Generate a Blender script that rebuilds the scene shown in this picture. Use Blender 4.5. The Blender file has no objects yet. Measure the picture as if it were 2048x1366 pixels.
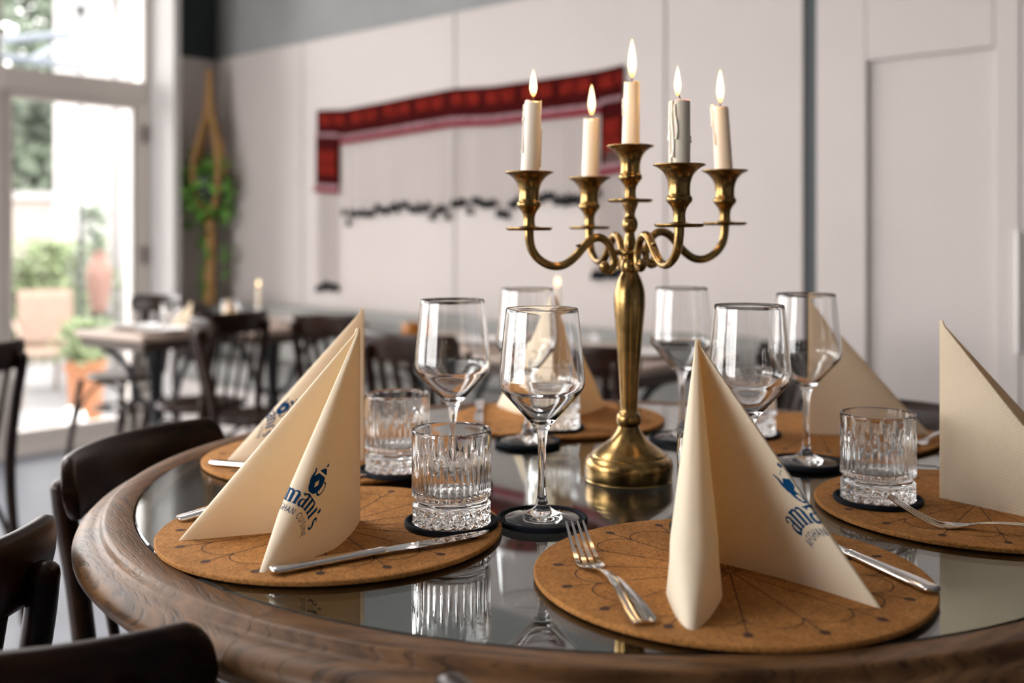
import bpy, bmesh, math, random
from math import sin, cos, pi, sqrt, radians, atan2, hypot
from mathutils import Vector, Matrix

random.seed(7)
SC = bpy.context.scene
COL = SC.collection

# ------------------------------------------------------------------ camera
CAMZ = 1.105            # lens height above the floor
TAB = 0.80              # height of the round table's glass
F_PX = 2100.0
HZ = 471.6              # row of the horizon in the 2048 x 1366 frame
cam_d = bpy.data.cameras.new('camera')
cam_d.sensor_width = 36.0
cam_d.lens = F_PX / 2048 * 36.0
cam_d.shift_y = -(683 - HZ) / 2048
cam_d.clip_start = 0.02
cam_d.dof.use_dof = True
cam_d.dof.focus_distance = 1.045
cam_d.dof.aperture_fstop = 3.1
cam_d.dof.aperture_blades = 0
cam = bpy.data.objects.new('camera', cam_d)
cam.location = (0, 0, CAMZ)
cam.rotation_euler = (pi / 2, 0, 0)
COL.objects.link(cam)
SC.camera = cam

# ------------------------------------------------------------------ world and exposure
SC.view_settings.view_transform = 'Standard'
SC.view_settings.look = 'None'
SC.view_settings.gamma = 1.0
SC.view_settings.use_curve_mapping = False
SC.view_settings.exposure = 2.52
wd = bpy.data.worlds.new('overcast_sky')
SC.world = wd
wd.use_nodes = True
bg = wd.node_tree.nodes['Background']
bg.inputs[0].default_value = (1.0, 0.975, 0.955, 1)
bg.inputs[1].default_value = 1.9
try:
    SC.cycles.use_denoising = True
    SC.cycles.max_bounces = 14
    SC.cycles.transmission_bounces = 14
    SC.cycles.transparent_max_bounces = 12
    SC.cycles.diffuse_bounces = 5
    SC.cycles.glossy_bounces = 5
    SC.cycles.sample_clamp_indirect = 6.0
except Exception:
    pass

# room frame: corner of window wall and back wall, unit vectors along both
CX, CY = -1.732, 6.07
E1 = (0.748, -0.663)     # along the back wall, to the right
E2 = (0.663, 0.748)      # along the window wall, away from the lens


def R(a, b, z):
    """a metres from the window wall, b metres in front of the back wall"""
    return Vector((CX + a * E1[0] - b * E2[0], CY + a * E1[1] - b * E2[1], z))


def wall_a(px):
    k = (px - 1024) / F_PX
    return (CY * k - CX) / (E1[0] - E1[1] * k)


def wall_z(px, py):
    Z = CY + wall_a(px) * E1[1]
    return CAMZ - (py - HZ) / F_PX * Z


def ray(px, Z):
    return (px - 1024) / F_PX * Z


# daylight portals in the window openings
BAY0, BAYW, NBAY = 0.392, 0.83, 7
for i in range(NBAY):
    ld = bpy.data.lights.new('window_portal', 'AREA')
    ld.shape = 'RECTANGLE'
    ld.size = 0.78
    ld.size_y = 2.75
    ld.cycles.is_portal = True
    lo = bpy.data.objects.new('window_portal', ld)
    lo.location = R(-0.12, BAY0 + BAYW * (i + 0.5), 1.43)
    lo.rotation_euler = Vector((E1[0], E1[1], 0)).to_track_quat('-Z', 'Y').to_euler()
    COL.objects.link(lo)


# second window row, added unseen behind the lens to light the foreground
FB0, FBW, NFB = 0.15, 0.95, 4
for i in range(NFB):
    ld = bpy.data.lights.new('window_portal', 'AREA')
    ld.shape = 'RECTANGLE'
    ld.size = 0.9
    ld.size_y = 2.2
    ld.cycles.is_portal = True
    lo = bpy.data.objects.new('window_portal', ld)
    lo.location = R(FB0 + FBW * (i + 0.5), 7.29, 1.6)
    lo.rotation_euler = Vector((E2[0], E2[1], 0)).to_track_quat('-Z', 'Y').to_euler()
    COL.objects.link(lo)
# unseen roof light, added over the window side to brighten the room
SKY = (0.9, 3.1, 2.1, 6.6)
ld = bpy.data.lights.new('added_roof_light_portal', 'AREA')
ld.shape = 'RECTANGLE'
ld.size = SKY[1] - SKY[0]
ld.size_y = SKY[3] - SKY[2]
ld.cycles.is_portal = True
lo = bpy.data.objects.new('added_roof_light_portal', ld)
lo.location = R((SKY[0] + SKY[1]) / 2, (SKY[2] + SKY[3]) / 2, 3.19)
lo.rotation_euler = (0, 0, atan2(E1[1], E1[0]))
COL.objects.link(lo)


# ------------------------------------------------------------------ materials
def srgb(r, g, b):
    f = lambda c: (c / 255 / 12.92) if c / 255 <= 0.04045 else ((c / 255 + 0.055) / 1.055) ** 2.4
    return (f(r), f(g), f(b), 1)


def new_mat(name):
    m = bpy.data.materials.new(name)
    m.use_nodes = True
    nt = m.node_tree
    p = nt.nodes['Principled BSDF']
    return m, nt, p


def setp(p, **kw):
    names = {'color': 'Base Color', 'rough': 'Roughness', 'metal': 'Metallic', 'ior': 'IOR',
             'trans': 'Transmission Weight', 'coat': 'Coat Weight', 'coatr': 'Coat Roughness',
             'sss': 'Subsurface Weight', 'spec': 'Specular IOR Level', 'emit': 'Emission Strength',
             'ecol': 'Emission Color', 'sheen': 'Sheen Weight'}
    for k, v in kw.items():
        p.inputs[names[k]].default_value = v


def plain(name, col, rough=0.5, noise=0.0, nscale=30, bump=0.0, bscale=80, **kw):
    m, nt, p = new_mat(name)
    c = tuple(col)[:3] + (1,)
    setp(p, color=c, rough=rough, **kw)
    L = nt.links
    if noise or bump:
        tc = nt.nodes.new('ShaderNodeTexCoord')
    if noise:
        n = nt.nodes.new('ShaderNodeTexNoise')
        n.inputs['Scale'].default_value = nscale
        n.inputs['Detail'].default_value = 5
        L.new(tc.outputs['Object'], n.inputs['Vector'])
        r = nt.nodes.new('ShaderNodeValToRGB')
        r.color_ramp.elements[0].position = 0.3
        r.color_ramp.elements[1].position = 0.7
        r.color_ramp.elements[0].color = tuple(max(0, x * (1 - noise)) for x in c[:3]) + (1,)
        r.color_ramp.elements[1].color = tuple(min(1, x * (1 + noise)) for x in c[:3]) + (1,)
        L.new(n.outputs['Fac'], r.inputs['Fac'])
        L.new(r.outputs['Color'], p.inputs['Base Color'])
    if bump:
        n2 = nt.nodes.new('ShaderNodeTexNoise')
        n2.inputs['Scale'].default_value = bscale
        n2.inputs['Detail'].default_value = 4
        L.new(tc.outputs['Object'], n2.inputs['Vector'])
        b = nt.nodes.new('ShaderNodeBump')
        b.inputs['Strength'].default_value = bump
        b.inputs['Distance'].default_value = 0.002
        L.new(n2.outputs['Fac'], b.inputs['Height'])
        L.new(b.outputs['Normal'], p.inputs['Normal'])
    return m


def wood(name, dark, light, sx, sy, rough, coat=0.0, bump=0.3, uv=True, pores=0.5, scale=1.0):
    """grain runs along the first texture axis"""
    m, nt, p = new_mat(name)
    L = nt.links
    tc = nt.nodes.new('ShaderNodeTexCoord')
    mp = nt.nodes.new('ShaderNodeMapping')
    mp.inputs['Scale'].default_value = (sx * scale, sy * scale, sy * scale)
    L.new(tc.outputs['UV' if uv else 'Object'], mp.inputs['Vector'])
    n = nt.nodes.new('ShaderNodeTexNoise')
    n.inputs['Scale'].default_value = 1.0
    n.inputs['Detail'].default_value = 6
    n.inputs['Distortion'].default_value = 0.6
    L.new(mp.outputs['Vector'], n.inputs['Vector'])
    r = nt.nodes.new('ShaderNodeValToRGB')
    r.color_ramp.elements[0].position = 0.32
    r.color_ramp.elements[1].position = 0.68
    r.color_ramp.elements[0].color = tuple(dark) + (1,)
    r.color_ramp.elements[1].color = tuple(light) + (1,)
    L.new(n.outputs['Fac'], r.inputs['Fac'])
    # short dark pores
    mp2 = nt.nodes.new('ShaderNodeMapping')
    mp2.inputs['Scale'].default_value = (sx * scale * 6, sy * scale * 4, sy * scale * 4)
    L.new(tc.outputs['UV' if uv else 'Object'], mp2.inputs['Vector'])
    n2 = nt.nodes.new('ShaderNodeTexNoise')
    n2.inputs['Scale'].default_value = 1.0
    n2.inputs['Detail'].default_value = 2
    L.new(mp2.outputs['Vector'], n2.inputs['Vector'])
    r2 = nt.nodes.new('ShaderNodeValToRGB')
    r2.color_ramp.elements[0].position = 0.36
    r2.color_ramp.elements[1].position = 0.46
    r2.color_ramp.elements[0].color = (1 - pores,) * 3 + (1,)
    r2.color_ramp.elements[1].color = (1, 1, 1, 1)
    L.new(n2.outputs['Fac'], r2.inputs['Fac'])
    mx = nt.nodes.new('ShaderNodeMixRGB')
    mx.blend_type = 'MULTIPLY'
    mx.inputs['Fac'].default_value = 1
    L.new(r.outputs['Color'], mx.inputs['Color1'])
    L.new(r2.outputs['Color'], mx.inputs['Color2'])
    L.new(mx.outputs['Color'], p.inputs['Base Color'])
    setp(p, rough=rough, coat=coat, coatr=0.12)
    if bump:
        b = nt.nodes.new('ShaderNodeBump')
        b.inputs['Strength'].default_value = bump
        b.inputs['Distance'].default_value = 0.0008
        L.new(r2.outputs['Color'], b.inputs['Height'])
        L.new(b.outputs['Normal'], p.inputs['Normal'])
    return m


def glass_mat(name, ior=1.5, col=(1, 1, 1, 1)):
    m = bpy.data.materials.new(name)
    m.use_nodes = True
    nt = m.node_tree
    nt.nodes.remove(nt.nodes['Principled BSDF'])
    g = nt.nodes.new('ShaderNodeBsdfGlass')
    g.inputs['Roughness'].default_value = 0.0
    g.inputs['IOR'].default_value = ior
    g.inputs['Color'].default_value = col
    nt.links.new(g.outputs[0], nt.nodes['Material Output'].inputs['Surface'])
    return m


def pane_mat(name):
    m = bpy.data.materials.new(name)
    m.use_nodes = True
    nt = m.node_tree
    nt.nodes.remove(nt.nodes['Principled BSDF'])
    t = nt.nodes.new('ShaderNodeBsdfTransparent')
    g = nt.nodes.new('ShaderNodeBsdfGlossy')
    g.inputs['Roughness'].default_value = 0.0
    f = nt.nodes.new('ShaderNodeFresnel')
    f.inputs['IOR'].default_value = 1.35
    x = nt.nodes.new('ShaderNodeMixShader')
    nt.links.new(f.outputs[0], x.inputs[0])
    nt.links.new(t.outputs[0], x.inputs[1])
    nt.links.new(g.outputs[0], x.inputs[2])
    nt.links.new(x.outputs[0], nt.nodes['Material Output'].inputs['Surface'])
    return m


def napkin_mat():
    m = bpy.data.materials.new('cream_napkin_paper')
    m.use_nodes = True
    nt = m.node_tree
    L = nt.links
    p = nt.nodes['Principled BSDF']
    setp(p, color=(0.94, 0.86, 0.685, 1), rough=0.9, spec=0.15)
    tc = nt.nodes.new('ShaderNodeTexCoord')
    mp = nt.nodes.new('ShaderNodeMapping')
    mp.inputs['Rotation'].default_value = (0, 0, radians(32))
    L.new(tc.outputs['UV'], mp.inputs['Vector'])
    w = nt.nodes.new('ShaderNodeTexWave')
    w.inputs['Scale'].default_value = 1 / 0.0021 / 6.28 * 1.0 * 2
    w.inputs['Distortion'].default_value = 0.4
    w.inputs['Detail'].default_value = 1
    w.inputs['Detail Scale'].default_value = 3
    L.new(mp.outputs['Vector'], w.inputs['Vector'])
    b = nt.nodes.new('ShaderNodeBump')
    b.inputs['Strength'].default_value = 0.5
    b.inputs['Distance'].default_value = 0.0004
    L.new(w.outputs['Fac'], b.inputs['Height'])
    L.new(b.outputs['Normal'], p.inputs['Normal'])
    t = nt.nodes.new('ShaderNodeBsdfTranslucent')
    t.inputs['Color'].default_value = (0.97, 0.66, 0.20, 1)
    x = nt.nodes.new('ShaderNodeMixShader')
    x.inputs[0].default_value = 0.27
    L.new(p.outputs[0], x.inputs[1])
    L.new(t.outputs[0], x.inputs[2])
    L.new(x.outputs[0], nt.nodes['Material Output'].inputs['Surface'])
    return m


def cork_mat():
    m, nt, p = new_mat('pressed_cork')
    L = nt.links
    tc = nt.nodes.new('ShaderNodeTexCoord')
    v = nt.nodes.new('ShaderNodeTexVoronoi')
    v.inputs['Scale'].default_value = 430
    L.new(tc.outputs['Object'], v.inputs['Vector'])
    n = nt.nodes.new('ShaderNodeTexNoise')
    n.inputs['Scale'].default_value = 28
    n.inputs['Detail'].default_value = 8
    n.inputs['Roughness'].default_value = 0.7
    L.new(tc.outputs['Object'], n.inputs['Vector'])
    r = nt.nodes.new('ShaderNodeValToRGB')
    e = r.color_ramp.elements
    e[0].position, e[0].color = 0.25, (0.31, 0.126, 0.031, 1)
    e[1].position, e[1].color = 0.75, (0.53, 0.246, 0.073, 1)
    L.new(n.outputs['Fac'], r.inputs['Fac'])
    r2 = nt.nodes.new('ShaderNodeValToRGB')
    r2.color_ramp.elements[0].color = (0.60, 0.60, 0.60, 1)
    r2.color_ramp.elements[1].color = (1.18, 1.18, 1.18, 1)
    L.new(v.outputs['Color'], r2.inputs['Fac'])
    x = nt.nodes.new('ShaderNodeMixRGB')
    x.blend_type = 'MULTIPLY'
    x.inputs['Fac'].default_value = 1
    L.new(r.outputs['Color'], x.inputs['Color1'])
    L.new(r2.outputs['Color'], x.inputs['Color2'])
    L.new(x.outputs['Color'], p.inputs['Base Color'])
    setp(p, rough=0.85, spec=0.2)
    b = nt.nodes.new('ShaderNodeBump')
    b.inputs['Strength'].default_value = 0.5
    b.inputs['Distance'].default_value = 0.0006
    L.new(v.outputs['Distance'], b.inputs['Height'])
    L.new(b.outputs['Normal'], p.inputs['Normal'])
    return m


def flame_mat():
    m = bpy.data.materials.new('candle_flame')
    m.use_nodes = True
    nt = m.node_tree
    nt.nodes.remove(nt.nodes['Principled BSDF'])
    tc = nt.nodes.new('ShaderNodeTexCoord')
    s = nt.nodes.new('ShaderNodeSeparateXYZ')
    nt.links.new(tc.outputs['Generated'], s.inputs[0])
    r = nt.nodes.new('ShaderNodeValToRGB')
    e = r.color_ramp.elements
    e[0].position, e[0].color = 0.0, (0.9, 0.28, 0.03, 1)
    e[1].position, e[1].color = 1.0, (1.0, 0.62, 0.24, 1)
    k = e.new(0.25)
    k.color = (1.0, 0.72, 0.36, 1)
    k = e.new(0.6)
    k.color = (1.0, 0.82, 0.52, 1)
    nt.links.new(s.outputs['Z'], r.inputs['Fac'])
    em = nt.nodes.new('ShaderNodeEmission')
    em.inputs['Strength'].default_value = 0.68
    nt.links.new(r.outputs['Color'], em.inputs['Color'])
    nt.links.new(em.outputs[0], nt.nodes['Material Output'].inputs['Surface'])
    return m


M = {}
M['wall'] = plain('pink_white_panel_paint', (0.575, 0.515, 0.492), 0.55, 0.02, 3)
M['grey_wall'] = plain('grey_wall_paint', (0.30, 0.305, 0.30), 0.8, 0.05, 4)
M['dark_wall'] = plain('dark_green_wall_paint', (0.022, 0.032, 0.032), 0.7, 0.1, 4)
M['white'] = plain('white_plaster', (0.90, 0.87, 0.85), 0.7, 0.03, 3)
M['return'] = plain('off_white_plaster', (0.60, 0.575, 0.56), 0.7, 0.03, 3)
M['frame'] = plain('warm_grey_window_paint', (0.62, 0.56, 0.51), 0.45, 0.02, 3)
M['floor'] = plain('smooth_grey_blue_floor', (0.15, 0.16, 0.19), 0.42, 0.12, 2.5)
M['ceiling'] = plain('pale_ceiling_paint', (0.55, 0.54, 0.52), 0.9)
M['strip'] = plain('dark_slate_strip', (0.05, 0.062, 0.07), 0.6)
M['oak'] = wood('stained_oak', (0.062, 0.027, 0.010), (0.20, 0.096, 0.037), 7, 110, 0.42, 0.0, 0.5)
M['chair'] = wood('dark_polished_beech', (0.007, 0.0025, 0.0013), (0.028, 0.0095, 0.004), 5, 60, 0.30, 0.0, 0.05, False, 0.2)
for q in ('oak', 'chair'):
    M[q].node_tree.nodes['Principled BSDF'].inputs['Specular IOR Level'].default_value = 0.24
M['chair_end'] = plain('worn_beech_edge', (0.36, 0.20, 0.085), 0.4, 0.2, 60)
M['panel'] = plain('dark_inlay_panel', (0.02, 0.014, 0.011), 0.5)
M['glass'] = glass_mat('clear_drinking_glass', 1.5)
M['table_glass'] = glass_mat('table_glass', 1.52, (0.93, 0.95, 0.95, 1))
M['pane'] = pane_mat('window_pane_glass')
M['cork'] = cork_mat()
M['engrave'] = plain('burnt_engraving', (0.06, 0.023, 0.009), 0.9)
M['coaster'] = plain('navy_black_felt', (0.007, 0.010, 0.016), 0.75, bump=0.2, bscale=900, spec=0.15)
M['steel'] = plain('polished_steel', (0.72, 0.69, 0.67), 0.1, metal=1.0)
M['brass'] = plain('aged_brass', (0.31, 0.195, 0.072), 0.21, 0.40, 45, bump=0.08, bscale=420, metal=1.0)
M['wax'] = plain('ivory_wax', (0.90, 0.81, 0.70), 0.42, sss=0.6)
M['wax'].node_tree.nodes['Principled BSDF'].inputs['Subsurface Radius'].default_value = (0.012, 0.007, 0.004)
M['wick'] = plain('charred_wick', (0.02, 0.015, 0.012), 0.9)
M['flame'] = flame_mat()
M['napkin'] = napkin_mat()
M['blue'] = plain('blue_print_ink', (0.004, 0.055, 0.155), 0.85, spec=0.1)
M['red'] = plain('dark_red_wool', (0.050, 0.004, 0.004), 0.95, 0.35, 60)
M['motif'] = plain('orange_red_embroidery', (0.165, 0.013, 0.008), 0.95, 0.5, 45)
M['blackwool'] = plain('black_wool', (0.014, 0.016, 0.019), 0.95)
M['crimson'] = plain('crimson_braid', (0.19, 0.003, 0.013), 0.95)
M['greywool'] = plain('grey_white_stitching', (0.30, 0.18, 0.20), 0.95, 0.5, 70)
M['string'] = plain('pale_cord', (0.44, 0.38, 0.345), 0.95)
M['rope'] = plain('jute_rope', (0.36, 0.21, 0.085), 0.95, 0.2, 60)
M['leaf'] = plain('green_leaf', (0.15, 0.36, 0.055), 0.5, 0.5, 12)
M['leaf2'] = plain('pale_garden_leaf', (0.12, 0.155, 0.07), 0.6, 0.4, 6)
M['tree'] = plain('dark_tree_leaf', (0.095, 0.12, 0.085), 0.7, 0.4, 1.5)
M['bark'] = plain('bark', (0.10, 0.07, 0.05), 0.9)
M['pot'] = plain('terracotta', (0.26, 0.105, 0.045), 0.8, 0.08, 12)
M['wicker'] = plain('tan_wicker', (0.20, 0.14, 0.105), 0.7, 0.2, 60)
M['iron'] = plain('black_cast_iron', (0.012, 0.014, 0.016), 0.45)
M['pale_iron'] = plain('painted_pergola_steel', (0.10, 0.115, 0.14), 0.5)
M['tabletop'] = plain('lightened_table_wood', (0.40, 0.30, 0.24), 0.35, 0.12, 9)
M['terrace'] = plain('pale_stone_terrace', (0.17, 0.166, 0.166), 0.8, 0.1, 3)
M['garden_wall'] = plain('sandy_garden_wall', (0.27, 0.235, 0.21), 0.9, 0.06, 3)
M['house'] = plain('rendered_house_wall', (0.30, 0.285, 0.28), 0.9, 0.03, 2)
M['ceramic'] = plain('white_ceramic', (0.80, 0.78, 0.76), 0.2)
M['bench'] = plain('grey_green_bench_fabric', (0.33, 0.325, 0.31), 0.9, 0.08, 60)
M['amber'] = plain('amber_glass', (0.50, 0.19, 0.02), 0.1, trans=0.4)
M['skin_clay'] = plain('pink_clay', (0.16, 0.085, 0.065), 0.8)
M['benchwood'] = plain('dark_bench_wood', (0.06, 0.035, 0.022), 0.5)

for q in ('red', 'motif', 'blackwool', 'crimson', 'greywool', 'string', 'rope', 'bench'):
    M[q].node_tree.nodes['Principled BSDF'].inputs['Specular IOR Level'].default_value = 0.05


# ------------------------------------------------------------------ mesh helpers
class MB:
    def __init__(s):
        s.v, s.f, s.uv = [], [], {}

    def quad(s, a, b, c, d):
        i = len(s.v)
        s.v += [tuple(a), tuple(b), tuple(c), tuple(d)]
        s.f.append((i, i + 1, i + 2, i + 3))

    def poly(s, pts):
        i = len(s.v)
        s.v += [tuple(p) for p in pts]
        s.f.append(tuple(range(i, i + len(pts))))

    def box(s, x0, x1, y0, y1, z0, z1, T=None):
        i = len(s.v)
        P = [(x, y, z) for z in (z0, z1) for y in (y0, y1) for x in (x0, x1)]
        if T:
            P = [tuple(T(*p)) for p in P]
        s.v += P
        for q in ((0, 2, 3, 1), (4, 5, 7, 6), (0, 1, 5, 4), (2, 6, 7, 3), (0, 4, 6, 2), (1, 3, 7, 5)):
            s.f.append(tuple(i + k for k in q))
        return s

    def grid(s, rows, cu=False, cv=False, flip=False):
        """rows: list of rows of points. cu closes along a row, cv across rows"""
        i = len(s.v)
        n, m = len(rows), len(rows[0])
        for r in rows:
            s.v += [tuple(p) for p in r]
        for a in range(n if cv else n - 1):
            for b in range(m if cu else m - 1):
                a2, b2 = (a + 1) % n, (b + 1) % m
                q = (i + a * m + b, i + a * m + b2, i + a2 * m + b2, i + a2 * m + b)
                s.f.append(q[::-1] if flip else q)
        return i

    def lathe(s, prof, seg=48, c=(0, 0, 0), closed=False, cap0=True, cap1=True, rf=None):
        rows = []
        for (r, z) in prof:
            rows.append([(c[0] + r * cos(2 * pi * k / seg), c[1] + r * sin(2 * pi * k / seg), c[2] + z) for k in range(seg)])
        i = s.grid(rows, cu=True, cv=closed)
        if not closed:
            if cap0 and prof[0][0] > 1e-6:
                s.f.append(tuple(i + k for k in range(seg))[::-1])
            if cap1 and prof[-1][0] > 1e-6:
                j = i + (len(prof) - 1) * seg
                s.f.append(tuple(j + k for k in range(seg)))
        return s

    def tube(s, pts, rad, seg=10, cap=True, flat=1.0, closed=False):
        pts = [Vector(p) for p in pts]
        n = len(pts)
        if not hasattr(rad, '__len__'):
            rad = [rad] * n
        rows = []
        up = Vector((0, 0, 1))
        prev = None
        for k in range(n):
            a = pts[(k - 1) % n] if (k > 0 or closed) else pts[k]
            b = pts[(k + 1) % n] if (k < n - 1 or closed) else pts[k]
            t = (b - a).normalized()
            if prev is None:
                x = t.orthogonal() if abs(t.dot(up)) > 0.95 else t.cross(up)
            else:
                x = prev - t * prev.dot(t)
            x.normalize()
            y = t.cross(x)
            prev = x
            rows.append([pts[k] + (x * cos(2 * pi * j / seg) * flat + y * sin(2 * pi * j / seg)) * rad[k] for j in range(seg)])
        i = s.grid(rows, cu=True, cv=closed)
        if cap and not closed:
            s.f.append(tuple(i + j for j in range(seg))[::-1])
            j0 = i + (n - 1) * seg
            s.f.append(tuple(j0 + j for j in range(seg)))
        return s

    def ball(s, c, r, seg=10, rings=6, sz=1.0):
        rows = []
        for a in range(rings + 1):
            t = pi * a / rings
            rr = max(sin(t), 1e-4) * r
            rows.append([(c[0] + rr * cos(2 * pi * k / seg), c[1] + rr * sin(2 * pi * k / seg), c[2] - cos(t) * r * sz) for k in range(seg)])
        s.grid(rows, cu=True)
        return s

    def mesh(s, name, mat, smooth=True, uvs=None, fix=True, angle=35):
        me = bpy.data.meshes.new(name)
        me.from_pydata(s.v, [], s.f)
        me.validate()
        if uvs is not None:
            ul = me.uv_layers.new(name='UVMap')
            for l in me.loops:
                ul.data[l.index].uv = uvs[l.vertex_index]
        if fix:
            b = bmesh.new()
            b.from_mesh(me)
            bmesh.ops.remove_doubles(b, verts=b.verts, dist=1e-6)
            bmesh.ops.recalc_face_normals(b, faces=b.faces)
            b.to_mesh(me)
            b.free()
        me.materials.append(mat)
        if smooth:
            for p in me.polygons:
                p.use_smooth = True
            try:
                me.set_sharp_from_angle(angle=radians(angle))
            except Exception:
                pass
        return me

    def build(s, name, mat, parent=None, smooth=True, loc=None, **kw):
        return link(name, s.mesh(name, mat, smooth, **kw), parent, loc)


def link(name, me, parent=None, loc=None):
    o = bpy.data.objects.new(name, me)
    COL.objects.link(o)
    if parent is not None:
        o.parent = parent
    if loc is not None:
        o.location = loc
    return o


def tag(o, label, cat, group=None):
    o['label'] = label
    o['category'] = cat
    if group:
        o['group'] = group
    return o


def thing(name, label, cat, loc=(0, 0, 0), rotz=0.0, group=None):
    o = bpy.data.objects.new(name, None)
    o.empty_display_size = 0.05
    COL.objects.link(o)
    o.location = loc
    o.rotation_euler = (0, 0, rotz)
    return tag(o, label, cat, group)


def structure(o, label=None):
    o['kind'] = 'structure'
    if label:
        o['label'] = label
    return o


def copy_tree(o, parent=None):
    c = o.copy()
    COL.objects.link(c)
    c.parent = parent
    for ch in list(o.children):
        copy_tree(ch, c)
    return c


def bevel(o, w=0.003, seg=2):
    md = o.modifiers.new('bevel', 'BEVEL')
    md.width = w
    md.segments = seg
    md.limit_method = 'ANGLE'
    return o


def catmull(P, n=6):
    P = [Vector(p) for p in P]
    Q = [P[0] * 2 - P[1]] + P + [P[-1] * 2 - P[-2]]
    out = []
    for i in range(1, len(Q) - 2):
        a, b, c, d = Q[i - 1], Q[i], Q[i + 1], Q[i + 2]
        for k in range(n):
            t = k / n
            out.append(0.5 * ((2 * b) + (c - a) * t + (2 * a - 5 * b + 4 * c - d) * t * t + (3 * b - a - 3 * c + d) * t ** 3))
    out.append(P[-1])
    return out


def cat2(P, n=5):
    return [(p.x, p.y) for p in catmull([(a, b, 0) for a, b in P], n)]


# ------------------------------------------------------------------ room shell
CEIL = 3.1
AMAX, BMAX = 8.4, 7.2


def rbox(name, mat, a0, a1, b0, b1, z0, z1, parent=None, bev=0):
    m = MB().box(a0, a1, b0, b1, z0, z1, R)
    o = m.build(name, mat, parent, smooth=False)
    if bev:
        bevel(o, bev)
    return o


structure(rbox('floor', M['floor'], -0.16, AMAX, -0.2, BMAX, -0.1, 0.0), 'smooth grey blue floor')
cm = MB()
for q in ((-0.16, SKY[0], -0.2, BMAX), (SKY[1], AMAX, -0.2, BMAX), (SKY[0], SKY[1], -0.2, SKY[2]), (SKY[0], SKY[1], SKY[3], BMAX)):
    cm.box(q[0], q[1], q[2], q[3], CEIL, CEIL + 0.1, R)
structure(cm.build('ceiling', M['ceiling'], smooth=False), 'pale ceiling with a long added roof light')
fr = MB()  # glazing bars of the added roof light
for j in range(7):
    b = SKY[2] + (SKY[3] - SKY[2]) * j / 6
    fr.box(SKY[0], SKY[1], b - 0.03, b + 0.03, CEIL, CEIL + 0.08, R)
wsk = structure(fr.build('window_8', M['frame'], smooth=False), 'long glazed roof light added to brighten the room')
rbox('pane', M['pane'], SKY[0], SKY[1], SKY[2], SKY[3], CEIL + 0.045, CEIL + 0.055, wsk)
structure(rbox('wall_right', M['grey_wall'], AMAX, AMAX + 0.1, -0.2, BMAX, 0, CEIL), 'plain wall')
fm = MB()
FE = FB0 + FBW * NFB
for q in ((-0.16, FB0, 0, CEIL), (FE, AMAX, 0, CEIL), (FB0, FE, 0, 0.5), (FB0, FE, 2.7, CEIL)):
    fm.box(q[0], q[1], BMAX, BMAX + 0.1, q[2], q[3], R)
structure(fm.build('wall_front', M['grey_wall'], smooth=False), 'grey wall with an added row of windows')
for i in range(NFB):  # unseen windows added as an extra source of daylight
    a0, a1 = FB0 + FBW * i, FB0 + FBW * (i + 1)
    fr = MB()
    for q in ((a0, a0 + 0.03, 0.5, 2.7), (a1 - 0.03, a1, 0.5, 2.7), (a0, a1, 0.5, 0.54), (a0, a1, 2.66, 2.7)):
        fr.box(q[0], q[1], BMAX, BMAX + 0.09, q[2], q[3], R)
    w = structure(fr.build('window_%d' % (9 + i), M['frame'], smooth=False), 'plain window added in the front wall for light')
    rbox('pane', M['pane'], a0 + 0.03, a1 - 0.03, BMAX + 0.04, BMAX + 0.05, 0.54, 2.66, w)

# back wall: grey above, pinkish white panels below
wb = structure(rbox('wall_back', M['grey_wall'], 0, AMAX, -0.2, -0.03, 0, CEIL), 'grey wall above pinkish white panelling')
PT = 2.118
for a0, a1 in ((0.0, 0.84), (0.846, 1.967), (1.973, 3.097), (3.103, 3.664)):
    rbox('wall_panel', M['wall'], a0, a1, -0.03, 0.0, 0, PT, wb, 0.004)
rbox('panel_gap', M['strip'], 3.664, 3.718, -0.03, -0.012, 0, CEIL, wb)
# door leaf right of the gap: frame around a recessed panel
dp = structure(rbox('door_1', M['wall'], 3.718, 5.0, -0.03, -0.012, 0, CEIL - 0.02), 'white panelled sliding door')
pa0, pa1, pz = 3.896, 4.298, 1.684
for (a0, a1, z0, z1) in ((3.718, pa0, 0, CEIL - 0.02), (pa1, 4.372, 0, CEIL - 0.02), (pa0, pa1, pz, CEIL - 0.02), (pa0, pa1, 0, 0.16)):
    rbox('door_stile', M['wall'], a0, a1, -0.012, 0.012, z0, z1, dp, 0.005)
rbox('door_stile', M['wall'], 4.376, 5.0, -0.012, 0.012, 0, CEIL - 0.02, dp, 0.004)
rbox('door_handle', M['white'], 4.362, 4.374, 0.012, 0.03, 0.75, 1.12, dp, 0.003)
structure(rbox('trim_1', M['strip'], 5.0, AMAX, -0.03, 0.0, 0, CEIL - 0.01), 'dark slate wall beyond the door')

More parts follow.
